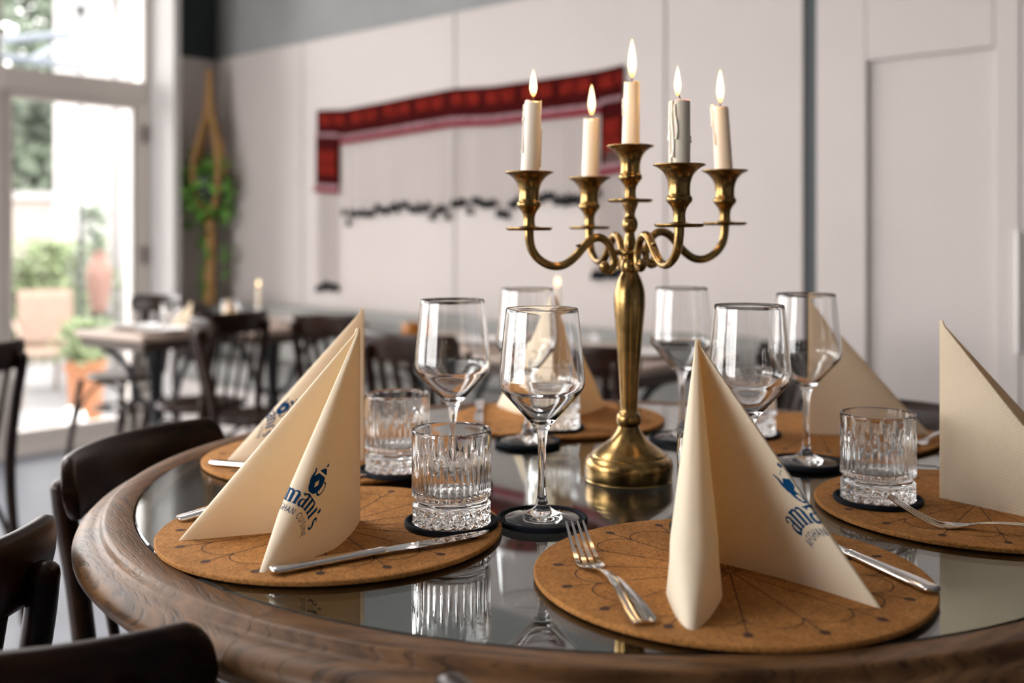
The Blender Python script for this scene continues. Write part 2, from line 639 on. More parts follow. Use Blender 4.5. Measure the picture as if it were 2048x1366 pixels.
# window wall
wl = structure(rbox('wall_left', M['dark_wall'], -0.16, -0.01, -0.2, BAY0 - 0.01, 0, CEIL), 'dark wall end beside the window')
rbox('wall_panel', M['wall'], -0.01, 0.0, 0.0, 0.34, 0, PT, wl)
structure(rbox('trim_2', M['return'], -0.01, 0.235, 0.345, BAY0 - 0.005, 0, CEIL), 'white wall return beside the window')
bend = BAY0 + NBAY * BAYW
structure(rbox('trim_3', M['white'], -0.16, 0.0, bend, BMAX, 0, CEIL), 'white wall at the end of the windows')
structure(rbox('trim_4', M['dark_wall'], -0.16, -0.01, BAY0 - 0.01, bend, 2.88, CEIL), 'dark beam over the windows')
for i in range(NBAY):
    b0 = BAY0 + BAYW * i
    b1 = b0 + BAYW
    fr = MB()
    for q in ((b0, b0 + 0.035, 0.0, 2.88), (b1 - 0.035, b1, 0.0, 2.88), (b0, b1, 0.0, 0.03), (b0, b1, 2.84, 2.88)):
        fr.box(-0.11, 0.0, q[0], q[1], q[2], q[3], R)
    w = structure(fr.build('window_%d' % (i + 1), M['frame'], smooth=False), 'tall glazed garden door with a transom light')
    rbox('transom', M['frame'], -0.10, 0.005, b0 + 0.035, b1 - 0.035, 1.835, 1.945, w, 0.006)
    lf = MB()
    for q in ((b0 + 0.035, b0 + 0.095, 0.03, 1.835), (b1 - 0.095, b1 - 0.035, 0.03, 1.835), (b0 + 0.095, b1 - 0.095, 0.03, 0.12), (b0 + 0.095, b1 - 0.095, 1.80, 1.835)):
        lf.box(-0.085, -0.015, q[0], q[1], q[2], q[3], R)
    lo = lf.build('door_leaf', M['frame'], w, smooth=False)
    rbox('pane', M['pane'], -0.055, -0.045, b0 + 0.095, b1 - 0.095, 0.12, 1.80, lo)
    rbox('pane', M['pane'], -0.055, -0.045, b0 + 0.035, b1 - 0.035, 1.945, 2.84, w)
    if i == 0:
        for hz in (0.35, 1.0, 1.66):
            MB().tube([R(0.008, b0 + 0.038, hz - 0.05), R(0.008, b0 + 0.038, hz + 0.05)], 0.008, 8).build('hinge', M['benchwood'], w)

# ------------------------------------------------------------------ round table
TX, TY = 0.130, 1.345
table = thing('round_table', 'round dark oak dining table with an inset glass top under the candelabra', 'table', (TX, TY, 0))
GR, RIN = 0.579, 0.585
prof = [(GR, -0.016), (GR, -0.002), (GR + 0.003, 0.0), (0.606, 0.0), (0.609, -0.0005), (0.6115, -0.003), (0.6125, -0.007),
        (0.615, -0.0095), (0.620, -0.0105), (0.627, -0.012), (0.633, -0.015), (0.638, -0.020), (0.6405, -0.026), (0.640, -0.032),
        (0.636, -0.037), (0.630, -0.039), (0.627, -0.042), (0.625, -0.048), (0.618, -0.052), (0.56, -0.052), (0.56, -0.016)]
NSEG = 8
for k in range(NSEG):
    a0 = 2 * pi * k / NSEG + 0.20
    a1 = a0 + 2 * pi / NSEG - 0.0010
    n = 24
    m = MB()
    rows, uvs = [], []
    for j in range(n + 1):
        t = a0 + (a1 - a0) * j / n
        am = (a0 + a1) / 2
        rows.append([(r * cos(t), r * sin(t), TAB + z) for r, z in prof])
        for r, z in prof:
            # straight planks: grain follows the chord of the segment
            uvs.append((r * sin(t - am) + k * 3.7, r * cos(t - am) + z * 0.8 + k * 1.3))
    i0 = m.grid(rows, cv=False, cu=True)
    m.f.append(tuple(range(len(prof)))[::-1])
    m.f.append(tuple(n * len(prof) + q for q in range(len(prof))))
    m.build('rim_segment', M['oak'], table, uvs=uvs, fix=False, angle=50)
m = MB().lathe([(0.0001, -0.012), (GR - 0.002, -0.012), (GR - 0.0015, -0.0115), (GR - 0.0015, -0.0025), (GR - 0.003, -0.001), (0.0001, -0.001)], 128, (0, 0, TAB))
m.build('glass_top', M['table_glass'], table, angle=30)
MB().lathe([(0.0001, -0.050), (GR - 0.01, -0.050), (GR - 0.01, -0.028), (0.0001, -0.028)], 96, (0, 0, TAB)).build('inlay_panel', M['panel'], table)
MB().lathe([(0.50, -0.13), (0.525, -0.13), (0.525, -0.052), (0.50, -0.052)], 96, (0, 0, TAB), closed=True).build('apron', M['chair'], table)
MB().lathe([(0.10, 0.10), (0.12, 0.12), (0.075, 0.18), (0.06, 0.30), (0.085, 0.42), (0.06, 0.55), (0.09, 0.66), (0.16, 0.69), (0.16, 0.748)], 32).build('pedestal', M['chair'], table)
for k in range(4):
    t = pi / 4 + k * pi / 2
    P = catmull([(cos(t) * r, sin(t) * r, z) for r, z in ((0.06, 0.17), (0.17, 0.14), (0.28, 0.06), (0.36, 0.025))], 5)
    MB().tube(P, [0.04 - 0.012 * i / len(P) for i in range(len(P))], 10).build('foot', M['chair'], table)

# ------------------------------------------------------------------ placemats
MAT_R, MAT_T = 0.175, 0.005
mp_m = MB()
prof = [(0.0001, 0.0), (MAT_R - 0.0015, 0.0), (MAT_R, 0.0012), (MAT_R, 0.0040), (MAT_R - 0.0012, MAT_T), (0.0001, MAT_T)]
mp_m.lathe(prof, 128)
MAT_ME = mp_m.mesh('placemat', M['cork'])


def ribbon(m, pts, w, z):
    n = len(pts)
    L, Rr = [], []
    for k in range(n):
        a = pts[max(0, k - 1)]
        b = pts[min(n - 1, k + 1)]
        dx, dy = b[0] - a[0], b[1] - a[1]
        l = hypot(dx, dy) or 1
        nx, ny = -dy / l * w / 2, dx / l * w / 2
        L.append((pts[k][0] + nx, pts[k][1] + ny, z))
        Rr.append((pts[k][0] - nx, pts[k][1] - ny, z))
    m.grid([Rr, L])


eng = MB()
NP = 16
for k in range(NP):
    t = 2 * pi * k / NP
    zt = MAT_T + 0.00015
    ribbon(eng, [(cos(t) * r, sin(t) * r) for r in (0.004, 0.05, 0.10, 0.148)], 0.0012, zt)
    eng.poly([(cos(t) * 0.153 + 0.0052 * cos(q) * cos(t) - 0.0042 * sin(q) * sin(t),
               sin(t) * 0.153 + 0.0052 * cos(q) * sin(t) + 0.0042 * sin(q) * cos(t), zt) for q in [2 * pi * j / 12 for j in range(12)]])
    t2 = t + pi / NP
    c = 0.122
    hw = c * sin(pi / NP)
    arc = []
    for j in range(13):
        q = -pi / 2 + pi * j / 12
        x, y = c * cos(pi / NP) + 0.019 * cos(q), hw * sin(q) * 0.97
        arc.append((x * cos(t2) - y * sin(t2), x * sin(t2) + y * cos(t2)))
    ribbon(eng, arc, 0.0012, zt)
ENG_ME = eng.mesh('engraved_pattern', M['engrave'], smooth=False, fix=False)

MATS = {'M1': (-0.1855, 1.0855), 'M2': (0.1944, 0.9404), 'M5': (0.0764, 1.7441), 'M3': (0.5206, 1.1760), 'M6': (0.469, 1.6067), 'M4': (-0.2461, 1.4469)}
mat_lab = {'M1': 'round cork placemat at the left front, under the napkin with the whole teapot logo',
           'M2': 'round cork placemat nearest the viewer, with a fork lying on its left',
           'M3': 'round cork placemat at the right edge, under the plain cream napkin',
           'M4': 'round cork placemat at the left back, half hidden by the logo napkin',
           'M5': 'round cork placemat behind the candelabra, farthest from the viewer',
           'M6': 'round cork placemat at the right back, behind the right tumbler'}
MROT = {'M1': 0.1, 'M2': 0.28, 'M3': 0.16, 'M4': 0.0, 'M5': 0.1, 'M6': 0.2}
ZM = TAB + MAT_T
for k, (x, y) in MATS.items():
    t = thing('placemat', mat_lab[k], 'placemat', (x, y, TAB), MROT[k], 'cork placemats on the round table')
    link('mat', MAT_ME, t)
    link('engraved_pattern', ENG_ME, t)

# ------------------------------------------------------------------ coasters
CO_T = 0.006
cp = [(0.0001, 0), (0.0475, 0), (0.0487, 0.001), (0.0487, 0.0052), (0.0478, 0.006), (0.0455, 0.006), (0.0447, 0.0052), (0.0445, 0.0036), (0.0438, 0.003), (0.0001, 0.003)]
CO_ME = MB().lathe(cp, 72).mesh('coaster', M['coaster'], angle=50)
CO_IN = 0.003

# ------------------------------------------------------------------ wine glasses
gp_out = [(0.0001, 0.0), (0.012, 0.0003), (0.030, 0.0), (0.0385, 0.0), (0.0400, 0.0008), (0.0396, 0.0018), (0.034, 0.0030), (0.022, 0.0055), (0.012, 0.0098), (0.0070, 0.016), (0.0050, 0.025),
          (0.0041, 0.040), (0.0038, 0.058), (0.0041, 0.074), (0.0050, 0.086), (0.0066, 0.0935), (0.0098, 0.0995), (0.0150, 0.1055), (0.0235, 0.1150),
          (0.0330, 0.1255), (0.0405, 0.1338), (0.0440, 0.1385), (0.04585, 0.1435), (0.0461, 0.1485), (0.0456, 0.155), (0.0440, 0.172), (0.0420, 0.193), (0.0400, 0.212), (0.0387, 0.2238)]
gp_in = [(0.0383, 0.2246), (0.0378, 0.2238), (0.0390, 0.212), (0.0409, 0.193), (0.0429, 0.172), (0.0445, 0.155), (0.04495, 0.1485), (0.0446, 0.1440), (0.0429, 0.1396), (0.0394, 0.1354),
         (0.0318, 0.1275), (0.0222, 0.1176), (0.0135, 0.1092), (0.0080, 0.1052), (0.0035, 0.1038), (0.0001, 0.1036)]
prof = cat2(gp_out, 3) + cat2(gp_in, 3)
WG_ME = MB().lathe(prof, 72).mesh('wine_glass', M['glass'], angle=80)

# ------------------------------------------------------------------ tumblers
def tumbler_mesh():
    m = MB()
    NF, NT = 33, 22
    seg = NF * 8
    H = 0.097
    rows = []

    def row(fn, z):
        rows.append([(fn(2 * pi * k / seg, z) * cos(2 * pi * k / seg), fn(2 * pi * k / seg, z) * sin(2 * pi * k / seg), z) for k in range(seg)])
    row(lambda t, z: 0.0001, 0.0012)
    row(lambda t, z: 0.030, 0.0012)
    row(lambda t, z: 0.0375, 0.0002)
    # band of cut triangles
    nz = 16
    for j in range(nz + 1):
        z = 0.0015 + 0.0185 * j / nz
        v = j / nz

        def tri(t, z, v=v):
            u = (t / (2 * pi) * NT) % 1.0
            # distance to the nearest line of a triangle lattice: three directions
            w2 = v * 2
            e = []
            for q in (u + w2 * 0.5, u - w2 * 0.5, w2):
                q = q % 1.0
                e.append(min(q, 1 - q))
            d = min(e)
            edge = min(1, v / 0.06, (1 - v) / 0.06)
            return 0.0407 - 0.0085 * d * edge
        row(tri, z)
    row(lambda t, z: 0.0398, 0.0206)
    row(lambda t, z: 0.0385, 0.0230)
    row(lambda t, z: 0.0380, 0.0250)
    row(lambda t, z: 0.0388, 0.0268)
    row(lambda t, z: 0.0402, 0.0285)

    def flute(t, z):
        u = t / (2 * pi) * NF
        k = int(u) % NF
        q = u % 1.0
        top = 0.083 if k % 2 else 0.074
        bot = 0.0295
        e = 1.0
        if z > top - 0.018:
            e = max(0.0, 1 - ((z - top + 0.018) / 0.018)) if z < top else 0
        if z < bot + 0.003:
            e *= max(0, (z - bot) / 0.003)
        w = 0.5 - abs(q - 0.5)     # 0 at ridge, .5 centre
        half = 0.5 * sqrt(e) if e > 0 else 0
        d = 0
        if half > 0:
            x = (q - 0.5) / half
            if abs(x) < 1:
                d = 0.0017 * e * (1 - x * x)
        return 0.0413 - d
    zs = [0.0295, 0.0305, 0.032, 0.034] + [0.036 + 0.049 * j / 22 for j in range(23)] + [0.087, 0.091, 0.0945]
    for z in zs:
        row(flute, z)
    row(lambda t, z: 0.0411, 0.0962)
    row(lambda t, z: 0.0404, 0.0970)
    row(lambda t, z: 0.0395, 0.0970)
    row(lambda t, z: 0.0389, 0.0962)
    for z, r in ((0.092, 0.0386), (0.07, 0.0383), (0.05, 0.0378), (0.036, 0.0368), (0.0325, 0.0350), (0.0312, 0.031), (0.0304, 0.022), (0.0300, 0.012), (0.0300, 0.0001)):
        row(lambda t, zz, r=r: r, z)
    m.grid(rows, cu=True)
    return m.mesh('tumbler', M['glass'], angle=28)


TU_ME = tumbler_mesh()

COL_LAB = {'W1': 'black coaster on the glass under the front wine glass',
           'W2': 'black coaster under the left wine glass behind the front tumbler',
           'W3': 'black coaster under the wine glass behind the front wine glass',
           'W4': 'black coaster under the wine glass right of the candelabra base',
           'W5': 'black coaster under the wine glass hidden by the front napkin',
           'W6': 'black coaster under the wine glass left of the right tumbler',
           'T1': 'black coaster on cork under the sharp front tumbler',
           'T2': 'black coaster on cork under the tumbler behind the logo napkin',
           'T3': 'black coaster on cork under the right tumbler beside a raised fork',
           'T4': 'black coaster on the nearest placemat behind the front napkin',
           'T5': 'black coaster on the farthest placemat under its tumbler',
           'T6': 'black coaster on the right back placemat under its tumbler'}
GL = [('W1', 0.032, 1.121, 'stemmed wine glass in front, between the sharp tumbler and the candelabra'),
      ('W2', -0.072, 1.273, 'stemmed wine glass on the left, standing behind the front left tumbler'),
      ('W3', 0.0228, 1.543, 'stemmed wine glass at the back, half hidden behind the front wine glass'),
      ('W4', 0.253, 1.567, 'stemmed wine glass at the back, just right of the brass candelabra stem'),
      ('W5', 0.265, 1.173, 'stemmed wine glass rising behind the front napkin with the cut-off logo'),
      ('W6', 0.392, 1.400, 'stemmed wine glass on the right, in front of the shaded napkin')]
for n, x, y, lab in GL:
    tag(link('coaster', CO_ME, None, (x, y, TAB)), COL_LAB[n], 'coaster', 'black coasters under the glasses')
    tag(link('wine_glass', WG_ME, None, (x, y, TAB + CO_IN)), lab, 'wine glass', 'wine glasses on the round table')
TU = [('T1', -0.0628, 1.090, 'cut glass tumbler in front, on the placemat with the knife'),
      ('T2', -0.146, 1.335, 'cut glass tumbler on the left, between the logo napkin and the front tumbler'),
      ('T3', 0.4136, 1.187, 'cut glass tumbler on the right, left of the plain cream napkin'),
      ('T4', 0.209, 1.065, 'cut glass tumbler almost wholly hidden behind the front napkin'),
      ('T5', 0.064, 1.632, 'cut glass tumbler at the back, seen through the front wine glass'),
      ('T6', 0.355, 1.580, 'cut glass tumbler at the back right, peeping out past the front napkin')]
for n, x, y, lab in TU:
    tag(link('coaster', CO_ME, None, (x, y, ZM)), COL_LAB[n], 'coaster', 'black coasters under the glasses')
    o = tag(link('tumbler', TU_ME, None, (x, y, ZM + CO_IN)), lab, 'tumbler', 'cut glass tumblers on the round table')
    o.rotation_euler.z = 0.13 * len(lab)


# ------------------------------------------------------------------ napkins
NH, NL = 0.203, 0.182


def foil(x, t):
    return 5 * t * (0.2969 * sqrt(max(x, 0)) - 0.126 * x - 0.3516 * x * x + 0.2843 * x ** 3 - 0.1036 * x ** 4)


class Wing:
    """rolled paper wing standing on its lower edge: spine at the origin, tip along direction ang"""
    N = 26

    def __init__(s, ang, t=0.2, L=NL, bend=0.0, lift=0.0):
        s.ang, s.t, s.L, s.bend, s.lift = ang, t, L, bend, lift
        s.table = {}

    def section(s, v):
        k = max(1 - v / NH, 0.0)
        L = max(s.L * k, 0.0035)
        pts = []
        n = s.N
        for i in range(-n, n + 1):
            q = abs(i) / n
            x = q ** 1.8
            w = foil(x, s.t)
            kb = 0.75 * max(0.0, 1 - v / 0.045)
            if x < 0.45:
                w = w * (1 - kb) + kb * foil(0.45, s.t) * (x / 0.45) ** 0.85
            w = w * L + 0.0009
            if q == 0:
                w = 0
            d = L * (1 - x)
            yb = s.bend * sin(pi * d / max(L, 1e-6)) * k
            pts.append((d, (w if i > 0 else -w) + yb))
        return pts

    def at(s, p, v):
        """p: signed distance along the paper from the tip fold (positive on the left side)"""
        key = round(v, 5)
        if key not in s.table:
            pts = s.section(v)
            n = s.N
            cum = [0.0] * len(pts)
            for i in range(n + 1, 2 * n + 1):
                cum[i] = cum[i - 1] + hypot(pts[i][0] - pts[i - 1][0], pts[i][1] - pts[i - 1][1])
            for i in range(n - 1, -1, -1):
                cum[i] = cum[i + 1] - hypot(pts[i][0] - pts[i + 1][0], pts[i][1] - pts[i + 1][1])
            s.table[key] = (pts, cum)
        pts, cum = s.table[key]
        p = min(max(p, cum[0]), cum[-1])
        for i in range(len(cum) - 1):
            if cum[i] <= p <= cum[i + 1]:
                f = (p - cum[i]) / max(cum[i + 1] - cum[i], 1e-9)
                d = pts[i][0] + f * (pts[i + 1][0] - pts[i][0])
                w = pts[i][1] + f * (pts[i + 1][1] - pts[i][1])
                break
        return s.world(d, w, v)

    def world(s, d, w, v):
        c, sn = cos(s.ang), sin(s.ang)
        return Vector((d * c - w * sn, d * sn + w * c, v + s.lift * (d / s.L) ** 2))

    def normal(s, p, v):
        e = 0.0008
        a = s.at(p + e, v) - s.at(p - e, v)
        b = s.at(p, min(v + e, NH - 0.001)) - s.at(p, v - e)
        return b.cross(a).normalized() * -1

    def mesh(s, name):
        m = MB()
        rows, uvs = [], []
        nv = 34
        for j in range(nv + 1):
            v = NH * (j / nv)
            pts = s.section(v)
            rows.append([s.world(d, w, v) for d, w in pts])
            acc = 0
            for i, (d, w) in enumerate(pts):
                if i:
                    acc += hypot(d - pts[i - 1][0], w - pts[i - 1][1])
                uvs.append((acc, v))
        m.grid(rows)
        me = m.mesh(name, M['napkin'], uvs=uvs, fix=False, angle=70)
        return me


# logo glyphs: strokes (points, widths), x-height 1
def arcp(cx, cy, rx, ry, a0, a1, n=14):
    return [(cx + rx * cos(radians(a0 + (a1 - a0) * k / n)), cy + ry * sin(radians(a0 + (a1 - a0) * k / n))) for k in range(n + 1)]


def stem(x, w=0.31, h=1.0, y=0.0):
    return ([(x, y), (x, y + h * 0.5), (x, y + h)], [w, w, w])


def serif(x, w=0.46, y=0.03):
    return ([(x - w / 2, y), (x, y), (x + w / 2, y)], [0.07, 0.09, 0.07])


def g_a(x):
    return 0.98, [stem(x + 0.66, 0.31, 0.72), ([(x + 0.66, 0.06), (x + 0.80, 0.03), (x + 0.93, 0.08)], [0.16, 0.1, 0.05]),
                  (arcp(x + 0.42, 0.66, 0.30, 0.32, 155, 0), [0.2, 0.2, 0.16, 0.12, 0.09, 0.08, 0.08, 0.09, 0.1, 0.12, 0.15, 0.18, 0.21, 0.24, 0.26]),
                  (arcp(x + 0.36, 0.28, 0.26, 0.27, 60, 330), [0.06, 0.07, 0.1, 0.14, 0.19, 0.24, 0.27, 0.28, 0.27, 0.24, 0.19, 0.14, 0.1, 0.07, 0.06]),
                  ([(x + 0.49, 0.52), (x + 0.66, 0.58)], [0.07, 0.07])]


def arch(x0, x1):
    c = (x0 + x1) / 2
    n = 14
    P = arcp(c, 0.70, (x1 - x0) / 2, 0.24, 180, 0, n)
    return (P, [0.05 + 0.21 * (k / n) ** 1.5 for k in range(n + 1)])


def g_n(x):
    return 1.16, [stem(x + 0.22), serif(x + 0.22), ([(x + 0.02, 0.95), (x + 0.2, 0.95)], [0.08, 0.1]), arch(x + 0.22, x + 0.82), stem(x + 0.82, 0.31, 0.72), serif(x + 0.82)]


def g_m(x):
    return 1.76, [stem(x + 0.22), serif(x + 0.22), ([(x + 0.02, 0.95), (x + 0.2, 0.95)], [0.08, 0.1]), arch(x + 0.22, x + 0.82), stem(x + 0.82, 0.31, 0.72), serif(x + 0.82),
                  arch(x + 0.82, x + 1.42), stem(x + 1.42, 0.31, 0.72), serif(x + 1.42)]


def g_i(x):
    return 0.56, [stem(x + 0.24), serif(x + 0.24), ([(x + 0.04, 0.95), (x + 0.2, 0.95)], [0.08, 0.1])]


def g_q(x):
    return 0.36, [([(x + 0.16, 1.02), (x + 0.16, 1.2), (x + 0.16, 1.42)], [0.14, 0.3, 0.26])]


def g_s(x):
    P = arcp(x + 0.36, 0.73, 0.24, 0.22, 40, 225, 8) + arcp(x + 0.38, 0.27, 0.26, 0.24, 60, -140, 8)
    n = len(P)
    W = [0.08 + 0.2 * sin(pi * min(max((k - 2) / (n - 5), 0), 1)) for k in range(n)]
    return 0.76, [(P, W)]


SANS = {'A': (0.78, [[(0, 0), (0.36, 1), (0.72, 0)], [(0.13, 0.33), (0.59, 0.33)]]),
        'F': (0.58, [[(0.05, 0), (0.05, 1), (0.52, 1)], [(0.05, 0.52), (0.46, 0.52)]]),
        'G': (0.86, [arcp(0.42, 0.5, 0.4, 0.5, 50, 350), [(0.48, 0.46), (0.82, 0.46), (0.82, 0.3)]]),
        'H': (0.78, [[(0.05, 0), (0.05, 1)], [(0.68, 0), (0.68, 1)], [(0.05, 0.5), (0.68, 0.5)]]),
        'N': (0.80, [[(0.05, 0), (0.05, 1), (0.70, 0), (0.70, 1)]]),
        'C': (0.82, [arcp(0.44, 0.5, 0.4, 0.5, 48, 312)]),
        'U': (0.76, [[(0.05, 1), (0.05, 0.35)] + arcp(0.36, 0.33, 0.31, 0.33, 180, 360) + [(0.67, 1)]]),
        'I': (0.26, [[(0.08, 0), (0.08, 1)]]),
        'S': (0.62, [arcp(0.29, 0.74, 0.23, 0.25, 30, 250, 9) + arcp(0.29, 0.25, 0.25, 0.25, 80, -150, 9)]),
        'E': (0.58, [[(0.5, 0), (0.05, 0), (0.05, 1), (0.5, 1)], [(0.05, 0.52), (0.44, 0.52)]]),
        ' ': (0.5, [])}


def logo_strips():
    """list of quads of 2-D points in metres, logo centre line x = 0, text arch top near y = 0"""
    out = []

    def strip(P, W, T):
        Q, V = [], []
        for k in range(len(P) - 1):
            l = hypot(P[k + 1][0] - P[k][0], P[k + 1][1] - P[k][1])
            n = max(1, int(l / 0.22))
            for j in range(n):
                f = j / n
                Q.append((P[k][0] + f * (P[k + 1][0] - P[k][0]), P[k][1] + f * (P[k + 1][1] - P[k][1])))
                V.append(W[k] + f * (W[k + 1] - W[k]))
        Q.append(P[-1])
        V.append(W[-1])
        L, Rr = [], []
        for k in range(len(Q)):
            a, b = Q[max(0, k - 1)], Q[min(len(Q) - 1, k + 1)]
            dx, dy = b[0] - a[0], b[1] - a[1]
            l = hypot(dx, dy) or 1
            nx, ny = -dy / l * V[k] / 2, dx / l * V[k] / 2
            L.append(T(Q[k][0] + nx, Q[k][1] + ny))
            Rr.append(T(Q[k][0] - nx, Q[k][1] - ny))
        for k in range(len(Q) - 1):
            out.append((Rr[k], Rr[k + 1], L[k + 1], L[k]))

    def arcT(rad, cy, size, width):
        def T(x, y):
            t = (x * size - width / 2) / rad
            r = rad + y * size
            return (r * sin(t), cy + r * cos(t))
        return T
    # word
    glyphs, x = [], 0
    for g in (g_a, g_m, g_a, g_n, g_i, g_q, g_s):
        w, st = g(x)
        glyphs += st
        x += w
    xs = 0.0098
    T = arcT(0.046, -0.052, xs, x * xs)
    for P, W in glyphs:
        strip(P, W, T)
    # second line
    x, segs = 0, []
    for ch in 'AFGHAN CUISINE':
        w, st = SANS[ch]
        for P in st:
            segs.append([(x + a, b) for a, b in P])
        x += w + 0.24
    cs = 0.0046
    T = arcT(0.0385, -0.052, cs, (x - 0.24) * cs)
    for P in segs:
        strip(P, [0.13] * len(P), T)
    # teapot
    I = lambda s, oy: (lambda x, y: (x * s, oy + y * s))
    T = I(0.0098, 0.0135)
    n = 10
    body = [(y, 0.95 * sqrt(max(0.02, 1 - ((y - 0.0) / 0.86) ** 2))) for y in [-0.82 + 1.50 * k / n for k in range(n + 1)]]
    # body in two halves around a diamond window
    for sgn in (-1, 1):
        for k in range(n):
            (y0, w0), (y1, w1) = body[k], body[k + 1]
            h0, h1 = max(0, 0.30 - abs(y0 + 0.05)), max(0, 0.30 - abs(y1 + 0.05))
            q = [(sgn * h0, y0), (sgn * w0, y0), (sgn * w1, y1), (sgn * h1, y1)]
            out.append(tuple(T(*p) for p in (q if sgn > 0 else q[::-1])))
    strip([(-0.8, -0.1), (-1.05, 0.25), (-1.12, 0.62), (-1.32, 0.86)], [0.5, 0.36, 0.2, 0.12], T)          # spout
    strip(arcp(1.05, -0.12, 0.46, 0.52, 110, -150, 12), [0.1, 0.12, 0.14, 0.15, 0.15, 0.15, 0.14, 0.14, 0.15, 0.16, 0.18, 0.2, 0.2], T)  # handle
    strip([(0, 0.86), (0, 1.0), (0, 1.12), (0, 1.24)], [1.28, 1.05, 0.62, 0.42], T)                            # lid
    strip([(0, 1.34), (0, 1.52), (0, 1.7)], [0.02, 0.36, 0.02], T)                                              # knob
    strip([(-0.72, -1.10), (0, -0.98), (0.72, -1.10)], [0.06, 0.16, 0.06], T)                                   # saucer
    return out


LOGO = logo_strips()


def make_napkin(S, wings, label, logo=None):
    t = thing('folded_napkin', label, 'napkin', (S[0], S[1], ZM), 0, 'cream napkins standing on the placemats')
    W = []
    for k, w in enumerate(wings):
        wg = Wing(*w)
        W.append(wg)
        link('napkin_wing', wg.mesh('napkin_wing'), t)
    if logo:
        wi, p0, v0, rot, sc = logo
        wg = W[wi]
        m = MB()
        c, s = cos(radians(rot)), sin(radians(rot))
        for q in LOGO:
            pts = []
            for (x, y) in q:
                X, Y = (x * c + y * s) * sc, (-x * s + y * c) * sc
                p, v = p0 + X, min(max(v0 + Y, 0.002), NH - 0.02)
                pts.append(wg.at(p, v) + wg.normal(p, v) * 0.00035)
            m.quad(*pts)
        o = m.build('printed_logo', M['blue'], t, smooth=False, fix=False)
        o['label'] = "blue printed teapot over the words amani's afghan cuisine"
    return t


def ang(x, y):
    return atan2(y, x)


make_napkin((-0.1607, 1.1065), [(ang(-0.062, -0.169), 0.25, NL, 0.004), (ang(-0.167, -0.071), 0.15, NL, -0.004)],
            'cream napkin folded upright in the left foreground, blue teapot logo in full view', (0, 0.015, 0.053, 27, 0.98))
make_napkin((0.172, 0.978), [(ang(-0.035, -0.177), 0.27, NL), (ang(0.124, -0.131), 0.07, NL, 0.012)],
            'cream napkin standing nearest the viewer, its logo cut off at the right edge', (1, -0.001, 0.066, -4, 1.22))
make_napkin((0.4906, 1.2036), [(ang(0.619, -0.785), 0.06, NL, 0.0), (ang(0.996, -0.09), 0.10, NL)],
            'plain cream napkin at the right edge of the picture, ribbed and brightly lit')
make_napkin((-0.198, 1.400), [(radians(181), 0.17, NL), (radians(134), 0.12, NL)],
            'cream napkin at the left back, slanting up behind the logo napkin', (0, 0.010, 0.062, 36, 0.9))
make_napkin((0.069, 1.700), [(ang(-0.093, 0.153), 0.14, NL), (ang(0.093, 0.156), 0.14, NL)],
            'cream napkin at the far side, seen through the front wine glass')
make_napkin((0.450, 1.589), [(radians(0), 0.10, NL), (radians(47), 0.12, NL)],
            'tan shaded napkin at the right back behind a wine glass')


# ------------------------------------------------------------------ cutlery
def fork_parts():
    # x along the fork: 0 handle end, 0.205 tine tips ; z above the rest plane
    m = MB()
    st = [(0.0, 0.0070, 0.0035), (0.002, 0.0098, 0.0036), (0.006, 0.0112, 0.0040), (0.02, 0.0108, 0.0060), (0.04, 0.0088, 0.0090), (0.06, 0.0068, 0.0112), (0.08, 0.0052, 0.0118), (0.10, 0.0040, 0.0106),
          (0.118, 0.0034, 0.0080), (0.128, 0.0042, 0.0058), (0.134, 0.0075, 0.0044), (0.140, 0.0108, 0.0034), (0.147, 0.0122, 0.0026), (0.153, 0.0124, 0.0026)]
    rows = []
    for x, w, z in st:
        th = 0.0016 if x < 0.12 else 0.0011
        crown = 0.0010 if x < 0.12 else -0.0016
        ring = []
        for k in range(9):
            u = -1 + 2 * k / 8
            groove = -0.0005 if (x < 0.12 and 0.55 < abs(u) < 0.85) else 0
            ring.append((x, u * w, z + th / 2 + crown * (1 - u * u) + groove))
        for k in range(9):
            u = 1 - 2 * k / 8
            ring.append((x, u * w, z - th / 2 + crown * 0.6 * (1 - u * u)))
        rows.append(ring)
    i = m.grid(rows, cu=True)
    m.f.append(tuple(i + k for k in range(18))[::-1])
    j = i + (len(rows) - 1) * 18
    m.f.append(tuple(j + k for k in range(18)))
    tines = []
    for c in (-1.5, -0.5, 0.5, 1.5):
        q = MB()
        rows = []
        for x, f, z in ((0.150, 1.0, 0.0022), (0.157, 1.0, 0.0030), (0.165, 0.96, 0.0052), (0.175, 0.93, 0.0092), (0.185, 0.90, 0.0145), (0.195, 0.87, 0.0205), (0.203, 0.85, 0.0255), (0.2055, 0.85, 0.0270)):
            w = 0.0023 * (1 - 0.55 * max(0, (x - 0.157) / 0.0485)) * (0.3 if x > 0.205 else 1)
            y = c * 0.0066 * f
            cr = -0.0016 * (1 - (abs(c) / 1.9) ** 2) if x < 0.16 else 0
            h = 0.0009
            rows.append([(x, y - w, z - h + cr), (x, y + w, z - h + cr), (x, y + w, z + h + cr), (x, y - w, z + h + cr)])
        i = q.grid(rows, cu=True)
        q.f.append((i + 3, i + 2, i + 1, i))
        j = i + 4 * (len(rows) - 1)
        q.f.append((j, j + 1, j + 2, j + 3))
        tines.append(q.mesh('tine', M['steel'], angle=40))
    return m.mesh('handle', M['steel'], angle=60), tines


